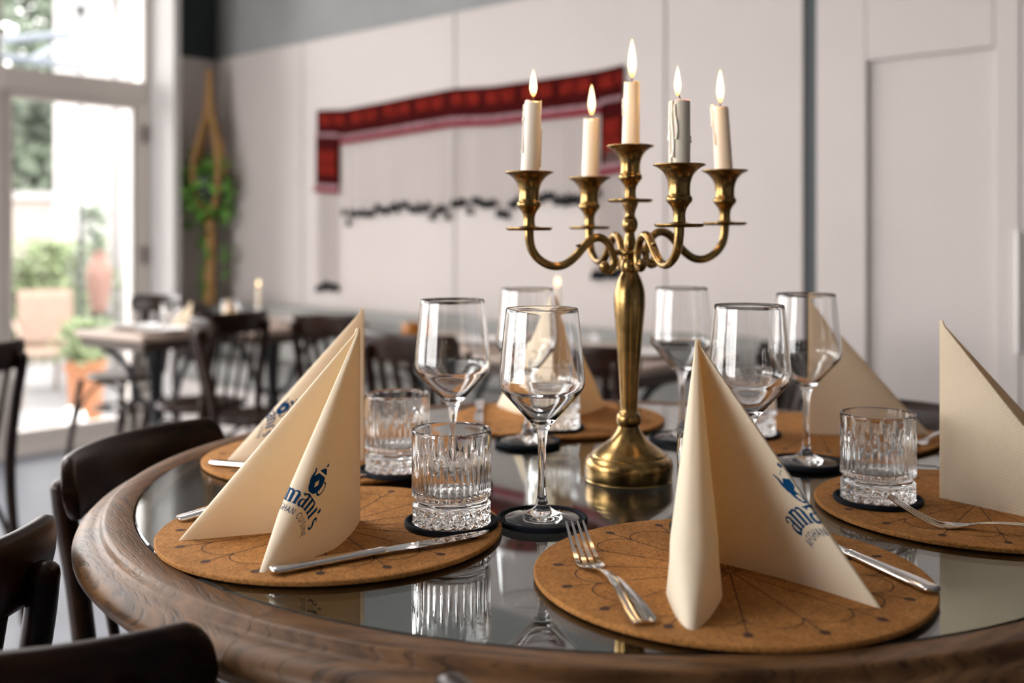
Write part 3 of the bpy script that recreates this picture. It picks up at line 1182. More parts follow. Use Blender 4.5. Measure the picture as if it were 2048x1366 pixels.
def knife_parts():
    h = MB()
    st = [(0.0, 0.0035, 0.0022), (0.0015, 0.0068, 0.0030), (0.005, 0.0086, 0.0036), (0.012, 0.0092, 0.0039), (0.035, 0.0084, 0.0040), (0.07, 0.0068, 0.0038), (0.098, 0.0058, 0.0036), (0.106, 0.0060, 0.0037), (0.109, 0.0066, 0.0040), (0.112, 0.0058, 0.0034)]
    rows = []
    for x, w, t in st:
        rows.append([(x, w * cos(2 * pi * k / 16), 0.0041 + t * sin(2 * pi * k / 16) * (1 if abs(sin(2 * pi * k / 16)) < 0.9 else 0.94)) for k in range(16)])
    i = h.grid(rows, cu=True)
    h.f.append(tuple(i + k for k in range(16))[::-1])
    j = i + (len(rows) - 1) * 16
    h.f.append(tuple(j + k for k in range(16)))
    b = MB()
    rows = []
    for x, lo, hi in ((0.110, -0.0045, 0.0050), (0.122, -0.0070, 0.0058), (0.15, -0.0092, 0.0062), (0.18, -0.0092, 0.0063), (0.205, -0.0068, 0.0060), (0.218, -0.0028, 0.0056), (0.2245, 0.0020, 0.0050), (0.2275, 0.0042, 0.0046)):
        rows.append([(x, lo, 0.0042), (x, (lo + hi) / 2, 0.0034), (x, hi, 0.0032), (x, hi, 0.0052), (x, (lo + hi) / 2, 0.0050)])
    i = b.grid(rows, cu=True)
    b.f.append(tuple(i + k for k in range(5))[::-1])
    j = i + (len(rows) - 1) * 5
    b.f.append(tuple(j + k for k in range(5)))
    return h.mesh('handle', M['steel'], angle=60), b.mesh('blade', M['steel'], angle=25)


FH, FT = fork_parts()
KH, KB = knife_parts()


def fork(x, y, dx, dy, label, z=ZM):
    t = thing('fork', label, 'fork', (x, y, z - 0.0012), atan2(dy, dx), 'polished forks on the table')
    link('handle', FH, t)
    for q in FT:
        link('tine', q, t)


def knife(x, y, dx, dy, label, z=ZM, flip=False):
    t = thing('knife', label, 'knife', (x, y, z), atan2(dy, dx), 'polished knives on the table')
    link('handle', KH, t)
    o = link('blade', KB, t)
    if flip:
        o.scale.y = -1


fork(0.1026, 0.808, -0.044, 0.207, 'four-tined steel fork on the nearest placemat, left of the front napkin')
knife(0.354, 0.877, -0.354, 0.935, 'steel knife half hidden behind the front napkin, handle at the right')
knife(-0.214, 0.9287, 0.85, 0.53, 'steel knife on the left placemat, blade pointing past the front tumbler')
fork(-0.352, 1.105, 0.83, 0.55, 'steel fork whose handle end sticks out left of the front left napkin')
fork(0.580, 1.014, -0.90, 0.47, 'steel fork on the right placemat, tines raised beside the right tumbler')
knife(0.66, 1.331, -0.92, 0.39, 'steel knife behind the plain right napkin, beyond its placemat', TAB)
knife(-0.394, 1.374, 0.93, -0.35, 'steel knife on the left back placemat, round handle end at its left rim')
fork(0.700, 1.602, -0.78, -0.62, 'steel fork on the right back placemat between tumbler and plain napkin')
knife(-0.058, 1.880, 0.03, -1.0, 'steel knife lying end-on on the farthest placemat, left of its napkin')
fork(0.192, 1.888, 0.03, -1.0, 'steel fork lying end-on on the farthest placemat, right of its napkin')

# ------------------------------------------------------------------ candelabra
CBX, CBY = 0.1462, 1.3174
cb = thing('candelabra', 'aged brass five-armed candelabra in the middle of the round table', 'candelabra', (CBX, CBY, TAB))
TILT = 0.0066


def lean(m):
    m.v = [(x + max(0, z - 0.03) * TILT, y, z) for x, y, z in m.v]
    return m


base = cat2([(0.0001, 0.0), (0.050, 0.0), (0.0535, 0.002), (0.0548, 0.006), (0.0555, 0.012), (0.0555, 0.019), (0.0540, 0.0245), (0.0500, 0.0290), (0.0472, 0.0305), (0.0462, 0.0325), (0.040, 0.0375), (0.032, 0.0430),
             (0.0235, 0.050), (0.0172, 0.058), (0.0142, 0.064), (0.0130, 0.0665)], 3)
lean(MB().lathe(base, 64)).build('base', M['brass'], cb, angle=60)
stem_p = cat2([(0.0112, 0.0655), (0.0125, 0.0668), (0.0150, 0.0705), (0.0155, 0.0750), (0.0150, 0.0795), (0.0128, 0.0832), (0.0110, 0.0845), (0.0106, 0.090), (0.0115, 0.110), (0.0135, 0.140), (0.0165, 0.180), (0.0190, 0.208), (0.0198, 0.224),
               (0.0186, 0.238), (0.0150, 0.250), (0.0118, 0.2565), (0.0105, 0.2595)], 3)
lean(MB().lathe(stem_p, 48)).build('stem', M['brass'], cb, angle=60)
# vertical hub
hub = cat2([(0.0095, 0.258), (0.0116, 0.262), (0.0122, 0.268), (0.0108, 0.2745), (0.0085, 0.278), (0.0140, 0.281), (0.0160, 0.284), (0.0140, 0.2872), (0.0075, 0.290)], 3)
lean(MB().lathe(hub, 40)).build('hub', M['brass'], cb, angle=60)


def shift(prof, dz):
    return [(r, z + dz) for r, z in prof]


spind = cat2([(0.0072, 0.289), (0.0078, 0.296), (0.0062, 0.305), (0.0060, 0.309), (0.0082, 0.3125), (0.0100, 0.319), (0.0086, 0.3255), (0.0062, 0.330), (0.0068, 0.336), (0.0095, 0.343), (0.0105, 0.3475)], 3)
lean(MB().lathe(spind, 32)).build('spindle', M['brass'], cb, angle=60)
# drip disc and cup, origin at the disc
disc_p = cat2([(0.0085, -0.0035), (0.0150, -0.0030), (0.0240, -0.0032), (0.0275, -0.0020), (0.0284, 0.0002), (0.0270, 0.0008), (0.0200, 0.0004), (0.0120, 0.0016), (0.0075, 0.0030)], 3)
cup_p = cat2([(0.0075, 0.002), (0.0068, 0.009), (0.0078, 0.0165), (0.0112, 0.0225), (0.0142, 0.0260), (0.0148, 0.0290), (0.0140, 0.0315), (0.0126, 0.0335), (0.0122, 0.0400), (0.0130, 0.0480), (0.0160, 0.0560), (0.0215, 0.0625), (0.0275, 0.0660),
              (0.0296, 0.0668), (0.0296, 0.0682), (0.0270, 0.0682), (0.0205, 0.0668), (0.0140, 0.0640), (0.0120, 0.0625), (0.0118, 0.045), (0.0001, 0.045)], 3)
DISC_ME = MB().lathe(disc_p, 48, cap0=True, cap1=True).mesh('drip_disc', M['brass'], angle=60)
CUP_ME = MB().lathe(cup_p, 48).mesh('candle_cup', M['brass'], angle=60)
d_ = link('drip_disc', DISC_ME, cb, (0.35 * TILT, 0, 0.3500))
c_ = link('candle_cup', CUP_ME, cb, (0.36 * TILT, 0, 0.3500))
arm_prof = [(0.134, 0.0), (0.1335, -0.012), (0.1300, -0.026), (0.1200, -0.038), (0.1040, -0.0455), (0.0880, -0.0440), (0.0740, -0.0345), (0.0640, -0.0235), (0.0545, -0.0145), (0.0440, -0.0105), (0.0340, -0.0140),
            (0.0265, -0.0230), (0.0222, -0.0350), (0.0225, -0.0455), (0.0275, -0.0520), (0.0335, -0.0510), (0.0352, -0.0460)]
arms = [(-0.95, -0.31, 0.3145, 0.0), (-0.31, 0.95, 0.3170, 0.0), (0.31, -0.95, 0.3178, 0.0), (0.95, 0.31, 0.3217, 0.0)]
CUPS = []
for ux, uy, z0, _ in arms:
    P = catmull([(r * ux + 0.28 * TILT, r * uy, z0 + dz - 0.001) for r, dz in arm_prof], 5)
    n = len(P)
    rad = []
    for k in range(n):
        f = k / (n - 1)
        r = 0.0056 - 0.0015 * min(1, f * 4) + 0.0006 * sin(pi * f)
        if f > 0.93:
            r += (f - 0.93) / 0.07 * 0.0022
        rad.append(r)
    m = MB().tube(P, rad, 12, flat=1.15)
    m.ball((0.0345 * ux + 0.28 * TILT, 0.0345 * uy, z0 - 0.047), 0.0062, 12, 8)
    a = m.build('arm', M['brass'], cb, angle=60)
    # leaf spur on the scroll and a bracket to the hub
    s = MB()
    s.tube([(0.064 * ux + 0.28 * TILT, 0.064 * uy, z0 - 0.0245), (0.069 * ux + 0.28 * TILT, 0.069 * uy, z0 - 0.0215), (0.0735 * ux + 0.28 * TILT, 0.0735 * uy, z0 - 0.0215)], [0.0040, 0.0026, 0.0004], 8)
    s.build('leaf_spur', M['brass'], a, angle=60)
    s = MB().tube([(0.010 * ux + 0.28 * TILT, 0.010 * uy, 0.284), (0.0245 * ux + 0.28 * TILT, 0.0245 * uy, z0 - 0.030)], 0.0036, 10)
    s.build('bracket', M['brass'], a, angle=60)
    x, y = 0.134 * ux + 0.30 * TILT, 0.134 * uy
    link('drip_disc', DISC_ME, cb, (x, y, z0))
    link('candle_cup', CUP_ME, cb, (x, y, z0))
    CUPS.append((x, y, z0))


# ------------------------------------------------------------------ candles
def flame_mesh(h, w):
    m = MB()
    P = [(0.0001, 0.0), (0.45, 0.06), (0.80, 0.18), (1.0, 0.34), (0.90, 0.52), (0.62, 0.72), (0.30, 0.90), (0.0001, 1.0)]
    m.lathe([(r * w * 0.86, z * h) for r, z in cat2(P, 3)], 16)
    return m


def candle(loc, h, r0, r1, label, lx=0, ly=0, fh=0.034, fw=0.0052, drips=(), seed=1, wickbend=0.0, fat=None, group='candles in the candelabra', power=0.045):
    rnd = random.Random(seed)
    t = thing('candle', label, 'candle', loc, 0, group)
    m = MB()
    n = 16
    rows = []
    seg = 24
    for j in range(n + 1):
        f = j / n
        z = h * f
        rr = r0 + (r1 - r0) * f
        row = []
        for k in range(seg):
            a = 2 * pi * k / seg
            rim = 0.0018 * sin(a * 2 + seed) + 0.0012 * sin(a * 3 + seed * 2)
            zz = z + (rim * 0.6 if j == n else 0)
            q = rr
            if fat and cos(a - fat[0]) > 0.1:
                q += fat[1] * (cos(a - fat[0]) - 0.1) * (0.5 + 0.5 * f) * (0.8 + 0.35 * sin(z * 400 + 5 * a))
            row.append((q * cos(a) + lx * f, q * sin(a) + ly * f, zz))
        rows.append(row)
    rows.append([((r1 - 0.0018) * cos(2 * pi * k / seg) + lx, (r1 - 0.0018) * sin(2 * pi * k / seg) + ly, h - 0.0006) for k in range(seg)])
    rows.append([(0.004 * cos(2 * pi * k / seg) + lx, 0.004 * sin(2 * pi * k / seg) + ly, h - 0.0030) for k in range(seg)])
    i = m.grid(rows, cu=True)
    m.f.append(tuple(i + k for k in range(seg))[::-1])
    j = i + (len(rows) - 1) * seg
    m.f.append(tuple(j + k for k in range(seg)))
    m.build('wax_body', M['wax'], t, angle=60)
    for (a, z1, z0, rr) in drips:
        P, Rd = [], []
        steps = 9
        for k in range(steps):
            f = k / (steps - 1)
            z = z1 + (z0 - z1) * f
            fr = z / h
            q = r0 + (r1 - r0) * fr
            aa = a + 0.15 * sin(f * 5 + a)
            P.append(((q + 0.0003) * cos(aa) + lx * fr, (q + 0.0003) * sin(aa) + ly * fr, z))
            Rd.append(rr * (0.55 + 0.35 * abs(sin(f * 9 + a * 3)) + (0.4 if k == steps - 1 else 0)))
        MB().tube(P, Rd, 8).build('wax_drip', M['wax'], t, angle=80)
    wp = [(lx, ly, h - 0.004), (lx, ly, h + 0.003), (lx + wickbend * 0.5, ly, h + 0.0065), (lx + wickbend, ly, h + 0.009)]
    MB().tube(wp, 0.0008, 6).build('wick', M['wick'], t)
    fl = flame_mesh(fh, fw).build('flame', M['flame'], t, loc=(lx + wickbend, ly, h + 0.0055))
    fl.visible_shadow = False
    ld = bpy.data.lights.new('candle_light', 'POINT')
    ld.energy = power
    ld.color = (1.0, 0.55, 0.2)
    ld.shadow_soft_size = 0.006
    lo = bpy.data.objects.new('candle_light', ld)
    COL.objects.link(lo)
    lo.parent = t
    lo.location = (lx + wickbend, ly, h + 0.006 + fh * 0.4)
    return t


CZ = 0.0455
x, y, z = CUPS[0]
candle((CBX + x, CBY + y, TAB + z + CZ), 0.468 - z - CZ, 0.0116, 0.0100, 'dripping ivory candle at the far left of the candelabra', 0.005, 0, 0.034, 0.0054,
       ((pi, 0.105, 0.085, 0.0022), (pi * 1.1, 0.09, 0.045, 0.0016), (0.2, 0.06, 0.03, 0.0020), (-0.1, 0.075, 0.028, 0.0018)), 1)
x, y, z = CUPS[1]
candle((CBX + x, CBY + y, TAB + z + CZ), 0.465 - z - CZ, 0.0116, 0.0106, 'shortest smooth ivory candle, behind and left of the middle candle', 0.003, 0, 0.043, 0.0058, (), 2)
candle((CBX + 0.36 * TILT, CBY, TAB + 0.350 + CZ), 0.497 - 0.350 - CZ, 0.0118, 0.0098, 'tallest ivory candle on the middle cup of the candelabra', 0.002, 0, 0.050, 0.0062,
       ((pi * 1.05, 0.082, 0.060, 0.0017),), 3)
x, y, z = CUPS[2]
candle((CBX + x, CBY + y, TAB + z + CZ), 0.4575 - z - CZ, 0.0125, 0.0112, 'thick wax-crusted candle on the front right cup of the candelabra', 0.001, 0, 0.035, 0.0048,
       ((pi * 1.08, 0.093, 0.02, 0.0021), (pi * 1.22, 0.094, 0.03, 0.0022), (pi * 0.95, 0.094, 0.05, 0.0020), (pi * 1.33, 0.09, 0.05, 0.0018), (pi * 1.15, 0.06, 0.01, 0.0020), (0.0, 0.055, 0.047, 0.0014)), 4, -0.003)
x, y, z = CUPS[3]
candle((CBX + x, CBY + y, TAB + z + CZ), 0.471 - z - CZ, 0.0120, 0.0104, 'leaning ivory candle at the far right of the candelabra', -0.006, 0, 0.044, 0.0056,
       ((pi, 0.107, 0.08, 0.0024), (pi * 1.1, 0.10, 0.055, 0.0018)), 5)


# ------------------------------------------------------------------ chairs
def chair_parts():
    parts = []
    # seat
    m = MB()
    rows = []
    for r, z in ((0.02, 0.430), (0.142, 0.430), (0.160, 0.434), (0.166, 0.445), (0.162, 0.456), (0.150, 0.4585), (0.10, 0.455), (0.02, 0.453)):
        rows.append([(r * cos(2 * pi * k / 40), r * sin(2 * pi * k / 40) * 1.02, z) for k in range(40)])
    i = m.grid(rows, cu=True)
    m.f.append(tuple(i + k for k in range(40))[::-1])
    j = i + 7 * 40
    m.f.append(tuple(j + k for k in range(40)))
    parts.append(('seat', m.mesh('seat', M['chair'], angle=60)))
    # bent top rail
    m = MB()
    RR, HA, H, TH = 0.300, radians(36), 0.084, 0.020
    rows = []
    n = 44
    S = RR * HA
    for k in range(n + 1):
        q = -1 + 2 * k / n
        q = sin(q * pi / 2)
        s = q * S
        a = s / RR
        e = (abs(s) - (S - H * 0.32)) / (H * 0.32)
        hh = H / 2 * (sqrt(max(0, 1 - e * e)) if e > 0 else 1)
        hh = max(hh, 0.002)
        ring = []
        for j in range(16):
            u = 2 * pi * j / 16
            cc, ss = cos(u), sin(u)
            w = TH / 2 * (abs(cc) ** 0.5) * (1 if cc > 0 else -1)
            v = hh * (abs(ss) ** 0.5) * (1 if ss > 0 else -1)
            lean_ = 0.14 * v
            r = RR + w + lean_
            ring.append((r * sin(a), 0.065 - r * cos(a), 0.774 + v))
        rows.append(ring)
    i = m.grid(rows, cu=True)
    m.f.append(tuple(i + j for j in range(16)))
    j0 = i + n * 16
    m.f.append(tuple(j0 + j for j in range(16))[::-1])
    parts.append(('top_rail', m.mesh('top_rail', M['chair'], angle=60)))
    for s in (-1, 1):
        P = catmull([(s * 0.165, -0.205, 0.0), (s * 0.152, -0.178, 0.25), (s * 0.142, -0.172, 0.45), (s * 0.134, -0.198, 0.62), (s * 0.130, -0.222, 0.72), (s * 0.130, -0.2290, 0.768)], 5)
        m = MB().tube(P, [0.0125 + 0.003 * min(1, k / 12) for k in range(len(P))], 12)
        e = P[-1]
        m.ball((e.x, e.y, e.z), 0.0155, 12, 8, 0.8)
        parts.append(('rear_leg', m.mesh('rear_leg', M['chair'], angle=60)))
        P = catmull([(s * 0.172, 0.19, 0.0), (s * 0.160, 0.165, 0.22), (s * 0.145, 0.130, 0.435)], 6)
        parts.append(('front_leg', MB().tube(P, [0.0115 + 0.005 * k / len(P) for k in range(len(P))], 12).mesh('front_leg', M['chair'], angle=60)))
        # bent side brace
        P = catmull([(s * 0.160, 0.160, 0.20), (s * 0.155, 0.10, 0.34), (s * 0.150, 0.0, 0.40), (s * 0.155, -0.10, 0.34), (s * 0.158, -0.175, 0.20)], 6)
        parts.append(('side_brace', MB().tube(P, 0.008, 8).mesh('side_brace', M['chair'], angle=60)))
    for x in (-0.09, -0.03, 0.03, 0.09):
        a = math.asin(x / 0.30)
        P = [(x * 0.9, -0.160, 0.445), (x * 0.95, -0.185, 0.58), (x, 0.065 - 0.294 * cos(a), 0.735)]
        P = catmull(P, 5)
        parts.append(('spindle', MB().tube(P, 0.0075, 8, flat=1.3).mesh('spindle', M['chair'], angle=60)))
    m = MB().tube([(0.13 * cos(2 * pi * k / 32), 0.13 * sin(2 * pi * k / 32), 0.30) for k in range(32)], 0.008, 8, closed=True)
    parts.append(('stretcher_ring', m.mesh('stretcher_ring', M['chair'], angle=60)))
    return parts


CH = chair_parts()


def chair(x, y, rot, label, group, dz=0.0):
    t = thing('bentwood_chair', label, 'chair', (x, y, dz), rot, group)
    for n, me in CH:
        link(n, me, t)
    return t


def chair_at(mx, my, fx, fy, label, group):
    """mx,my: middle of the chord between the rail ends; f: direction the chair faces"""
    l = hypot(fx, fy)
    fx, fy = fx / l, fy / l
    d = 0.178
    return chair(mx + d * fx, my + d * fy, atan2(fy, fx) - pi / 2, label, group)


G1 = 'dark bentwood chairs pushed up to the round table'
chair_at(-0.515, 1.515, 0.955, -0.297, 'dark bentwood chair at the left back of the round table, rail hugging the rim', G1)
chair_at(-0.570, 0.955, -0.90, 0.43, 'dark bentwood chair at the left picture edge, rail end beside the table rim', G1)
chair_at(-0.405, 0.785, -0.12, 0.99, 'dark bentwood chair cut off by the bottom left corner of the picture', G1)
chair_at(0.106, 0.632, 0.5, 0.87, 'bentwood chair at the bottom edge, only its rounded rail end in view', G1)
chair_at(0.683, 1.772, -0.79, -0.61, 'brown bentwood chair behind the right back placemat', G1)

# ------------------------------------------------------------------ bench on the back wall
bn = thing('wall_bench', 'long grey upholstered bench along the panelled back wall', 'bench', R(1.9, 0.25, 0))


def pbox(name, mat, parent, a0, a1, b0, b1, z0, z1, bev=0.0):
    m = MB().box(a0, a1, b0, b1, z0, z1, lambda a, b, z: R(a, b, z) - Vector(parent.location))
    o = m.build(name, mat, parent, smooth=False)
    if bev:
        bevel(o, bev, 3)
    return o


pbox('base', M['wall'], bn, 0.05, 3.62, 0.03, 0.36, 0.0, 0.34)
pbox('seat_cushion', M['bench'], bn, 0.05, 3.62, 0.10, 0.38, 0.34, 0.44, 0.03)
pbox('back_cushion', M['bench'], bn, 0.05, 3.62, 0.015, 0.10, 0.44, 0.74, 0.03)


# ------------------------------------------------------------------ background tables and their settings
def bistro_table(cx, cy, w, d, rot, label):
    t = thing('bistro_table', label, 'table', (cx, cy, 0), rot, 'small tables by the wall')
    o = MB().box(-w / 2, w / 2, -d / 2, d / 2, 0.692, 0.72).build('table_top', M['tabletop'], t, smooth=False)
    bevel(o, 0.008, 3)
    o2 = MB().box(-w / 2 + 0.02, w / 2 - 0.02, -d / 2 + 0.02, d / 2 - 0.02, 0.655, 0.692).build('apron', M['benchwood'], t, smooth=False)
    m = MB().lathe([(0.045, 0.03), (0.05, 0.06), (0.028, 0.10), (0.022, 0.30), (0.034, 0.36), (0.022, 0.42), (0.024, 0.60), (0.05, 0.655)], 16)
    m.build('column', M['iron'], t)
    for k in range(4):
        a = pi / 4 + k * pi / 2
        P = catmull([(r * cos(a), r * sin(a), z) for r, z in ((0.02, 0.20), (0.09, 0.17), (0.16, 0.09), (0.22, 0.03), (0.27, 0.015))], 4)
        MB().tube(P, 0.017, 8).build('foot', M['iron'], t)
        P = catmull([(r * cos(a), r * sin(a), z) for r, z in ((0.025, 0.40), (0.07, 0.44), (0.10, 0.53), (0.14, 0.60), (0.22, 0.65))], 4)
        MB().tube(P, 0.013, 8).build('scroll_bracket', M['iron'], t)
    return t


BG = (
    (-1.47, 4.34, 0.46, 0.46, -0.62, 'small iron-legged table in front of the garden door'),
    (-1.07, 4.70, 0.60, 0.60, -0.72, 'small table near the hanging plant with a lit candle'),
    (-0.22, 3.84, 0.62, 0.60, -0.72, 'small table with an amber glass, behind the left wine glass'),
    (0.315, 3.43, 0.60, 0.60, -0.72, 'small table behind the candelabra stem with a lit candle'))
for b in BG:
    bistro_table(*b)


def bg_plate(x, y, label):
    m = MB().lathe(cat2([(0.0001, 0.0), (0.06, 0.0), (0.075, 0.004), (0.105, 0.014), (0.106, 0.016), (0.09, 0.013), (0.07, 0.006), (0.0001, 0.004)], 2), 32)
    tag(m.build('plate', M['ceramic'], None, loc=(x, y, 0.72)), label, 'plate', 'plates on the small tables')


def bg_napkin(x, y, a, label):
    t = thing('folded_napkin', label, 'napkin', (x, y, 0.72), 0, 'napkins on the small tables')
    for k in (-0.4, 0.4):
        wg = Wing(a + k, 0.2, 0.12)
        o = link('napkin_wing', wg.mesh('napkin_wing'), t)
        o.scale = (1, 1, 0.55)


def bg_glass(x, y, label):
    tag(link('tumbler', TU_ME, None, (x, y, 0.72)), label, 'tumbler', 'tumblers on the small tables')


bg_plate(-1.56, 4.36, 'white plate at the window end of the small table by the garden door')
bg_plate(-1.40, 4.21, 'white plate at the room end of the small table by the garden door')
bg_glass(-1.46, 4.50, 'tumbler on the small table by the garden door')
bg_napkin(-1.33, 4.36, 2.4, 'white napkin on the small table by the garden door')
bg_napkin(-1.24, 4.58, 1.7, 'white napkin in front on the table near the hanging plant')
bg_glass(-1.27, 4.74, 'tumbler on the left of the table near the hanging plant')
bg_plate(-0.95, 4.66, 'white plate on the table near the hanging plant')
bg_plate(-0.10, 3.78, 'white plate on the table behind the left wine glass')
bg_plate(0.42, 3.36, 'white plate on the table behind the candelabra stem')
bg_glass(0.23, 3.28, 'tumbler on the table behind the candelabra stem')
tag(MB().lathe(cat2([(0.0001, 0), (0.030, 0), (0.034, 0.01), (0.034, 0.06), (0.031, 0.07), (0.029, 0.068), (0.030, 0.012), (0.0001, 0.010)], 2), 24).build('tea_light_glass', M['amber'], None, loc=(ray(822, 3.78), 3.78, 0.72)),
    'small amber tea light glass on the table behind the left wine glass', 'tea light')


def stick(x, y, label_s, label_c, top):
    h = top - 0.72
    m = MB().lathe(cat2([(0.0001, 0), (0.035, 0), (0.036, 0.004), (0.012, 0.012), (0.008, 0.03), (0.015, 0.045), (0.013, 0.060), (0.0001, 0.058)], 2), 20)
    tag(m.build('candle_holder', M['ceramic'], None, loc=(x, y, 0.72)), label_s, 'candle holder', 'candle holders on the small tables')
    candle((x, y, 0.78), top - 0.78, 0.010, 0.008, label_c, 0, 0, 0.034, 0.0075, (), 9, group='candles on the small tables', power=0.015)


stick(ray(517, 4.78), 4.78, 'white candle holder on the table near the hanging plant', 'lit candle on the table near the hanging plant', CAMZ - (576 - HZ) / F_PX * 4.78)
stick(ray(1115, 3.52), 3.52, 'white candle holder on the table behind the candelabra', 'lit candle on the table left of the candelabra stem', CAMZ - (576 - HZ) / F_PX * 3.52)

G2 = 'dark bentwood chairs at the small tables'
chair(ray(250, 4.95), 4.95, radians(150), 'dark slat-back chair in front of the garden door pane', G2)
chair(ray(400, 4.12), 4.12, radians(58), 'dark chair between the garden door table and the plant table', G2)
chair(ray(520, 3.85), 3.85, radians(-68), 'dark chair with spindles left of the slanting back napkin', G2)
chair(ray(722, 4.10), 4.10, radians(-35), 'dark chair seen just right of the slanting back napkin', G2)
chair(ray(-158, 2.9), 2.9, radians(70), 'black chair cut off by the left picture edge in front of the garden door', G2)
chair(ray(1222, 2.98), 2.98, radians(-32), 'dark chair behind the candelabra stem', G2)
chair(0.66, 3.12, radians(48), 'dark chair behind the wine glass right of the candelabra', G2)
chair(ray(890, 3.30), 3.30, radians(-30), 'dark chair seen through the left wine glass', G2)

# ------------------------------------------------------------------ wall hanging
wh = thing('wall_hanging', 'dark red embroidered Afghan wall hanging with tasselled cords on the panelled wall', 'wall hanging', R(1.9, 0.03, 1.6))
WO = Vector(wh.location)


def wp(px, py, off=0.02):
    return R(wall_a(px), off, wall_z(px, py)) - WO


top_pts = [(638, 221), (690, 220), (760, 207), (830, 193), (908, 178), (990, 173), (1080, 160), (1150, 150), (1200, 142), (1250, 130)]


def top_y(px):
    for (x0, y0), (x1, y1) in zip(top_pts, top_pts[1:]):
        if x0 <= px <= x1:
            return y0 + (y1 - y0) * (px - x0) / (x1 - x0)
    return top_pts[-1][1]


def k_of(px):          # apparent size grows toward the right where the wall is nearer
    return (CY + wall_a(640) * E1[1]) / (CY + wall_a(px) * E1[1])


def cloth(name, mat, x0, x1, f0, f1, n, off, parent, th=0.006, nv=3):
    m = MB()
    fr, bk = [], []
    for j in range(nv + 1):
        a, b = [], []
        for i in range(n + 1):
            px = x0 + (x1 - x0) * i / n
            py = top_y(min(max(px, 638), 1250)) + (f0 + (f1 - f0) * j / nv) * k_of(px)
            rip = 0.003 * sin(px * 0.07) * (0.4 + 0.6 * j / nv)
            a.append(wp(px, py, off + rip))
            b.append(wp(px, py, off + rip - th))
        fr.append(a)
        bk.append(b)
    m.grid(fr)
    m.grid(bk, flip=True)
    ring_f = fr[0] + [r[-1] for r in fr[1:]] + fr[-1][::-1][1:] + [r[0] for r in fr[::-1][1:-1]]
    ring_b = bk[0] + [r[-1] for r in bk[1:]] + bk[-1][::-1][1:] + [r[0] for r in bk[::-1][1:-1]]
    m.grid([ring_f, ring_b], cu=True)
    return m.build(name, mat, parent, angle=50)


band = cloth('woven_band', M['red'], 638, 1250, 0, 50, 60, 0.014, wh)
cloth('stitched_trim', M['greywool'], 684, 1206, 50, 58, 60, 0.016, wh)
cloth('crimson_edging', M['crimson'], 684, 1206, 58, 67, 60, 0.017, wh)
lt = cloth('side_tab', M['red'], 636, 682, 50, 147, 6, 0.014, wh, nv=6)
rt = cloth('side_tab', M['red'], 1205, 1250, 50, 148, 6, 0.014, wh, nv=6)
for x0, x1, a in ((634, 681, lt), (1203, 1250, rt)):
    cloth('stitched_trim', M['greywool'], x0 + 2, x1, 46, 53, 6, 0.019, a)
    cloth('stitched_trim', M['greywool'], x0, x1, 147, 156, 6, 0.016, a)
    cloth('crimson_edging', M['crimson'], x0 - 1, x1 + 1, 156, 164, 6, 0.018, a)
    c = (x0 + x1) / 2 + 1
    for dy in (92, 118):
        cloth('embroidered_motif', M['motif'], c - 17, c + 17, dy - 12, dy + 11, 6, 0.017, a, 0.004)
px = 645
k = 0
while px < 1240:
    w = 23 * k_of(px) * 0.95
    cloth('embroidered_motif', M['motif'], px, min(px + w, 1247), 9, 30, 5, 0.017, band, 0.004)
    px += w + (5 if k % 2 == 0 else 13) * k_of(px)
    k += 1
# cords and tassels
cords = MB()
ts = MB()
ts.lathe(cat2([(0.0001, 0.012), (0.006, 0.008), (0.009, 0.0), (0.012, -0.014), (0.014, -0.024), (0.0001, -0.026)], 2), 8)
TS = ts.mesh('tassel', M['blackwool'])


def cord(px, py0, py1, off=0.012):
    a, b = wp(px, py0, off), wp(px, py1, off)
    cords.tube([a, (a + b) / 2, b], 0.0021, 5, cap=False)
    link('tassel', TS, wh, b + Vector((0, 0, -0.004)))


rnd = random.Random(3)
for i in range(62):
    px = 691 + (1200 - 691) * i / 61 + rnd.uniform(-1.5, 1.5)
    y0 = top_y(px) + 66 * k_of(px)
    g = 419 - (px - 691) * 0.060 + 3.5 * sin(px * 0.045) + 2 * sin(px * 0.13) + rnd.uniform(-6, 5)
    if rnd.random() < 0.08:
        g += 20
    cord(px, y0, g)
for i in range(9):
    px = 638 + 40 * i / 8 + rnd.uniform(-1, 1)
    cord(px, 381, 568 + rnd.uniform(-5, 4))
    px = 1190 + 55 * i / 8
    cord(px, 300, 545 + rnd.uniform(-5, 6) - i)
co = cords.build('fringe_cords', M['string'], wh)
co['kind'] = 'stuff'

# ------------------------------------------------------------------ hanging plant in the corner
hp = thing('hanging_plant', 'green trailing plant in a macrame rope hanger in the room corner', 'hanging plant', R(0.22, 0.16, 0.75))
HO = Vector(hp.location)
HX, HY = HO.x, HO.y


def hloc(dx, dy, z):
    return Vector((dx, dy, z - HO.z))


DH = HO.y


def hz_(py):
    return CAMZ - (py - HZ) / F_PX * DH


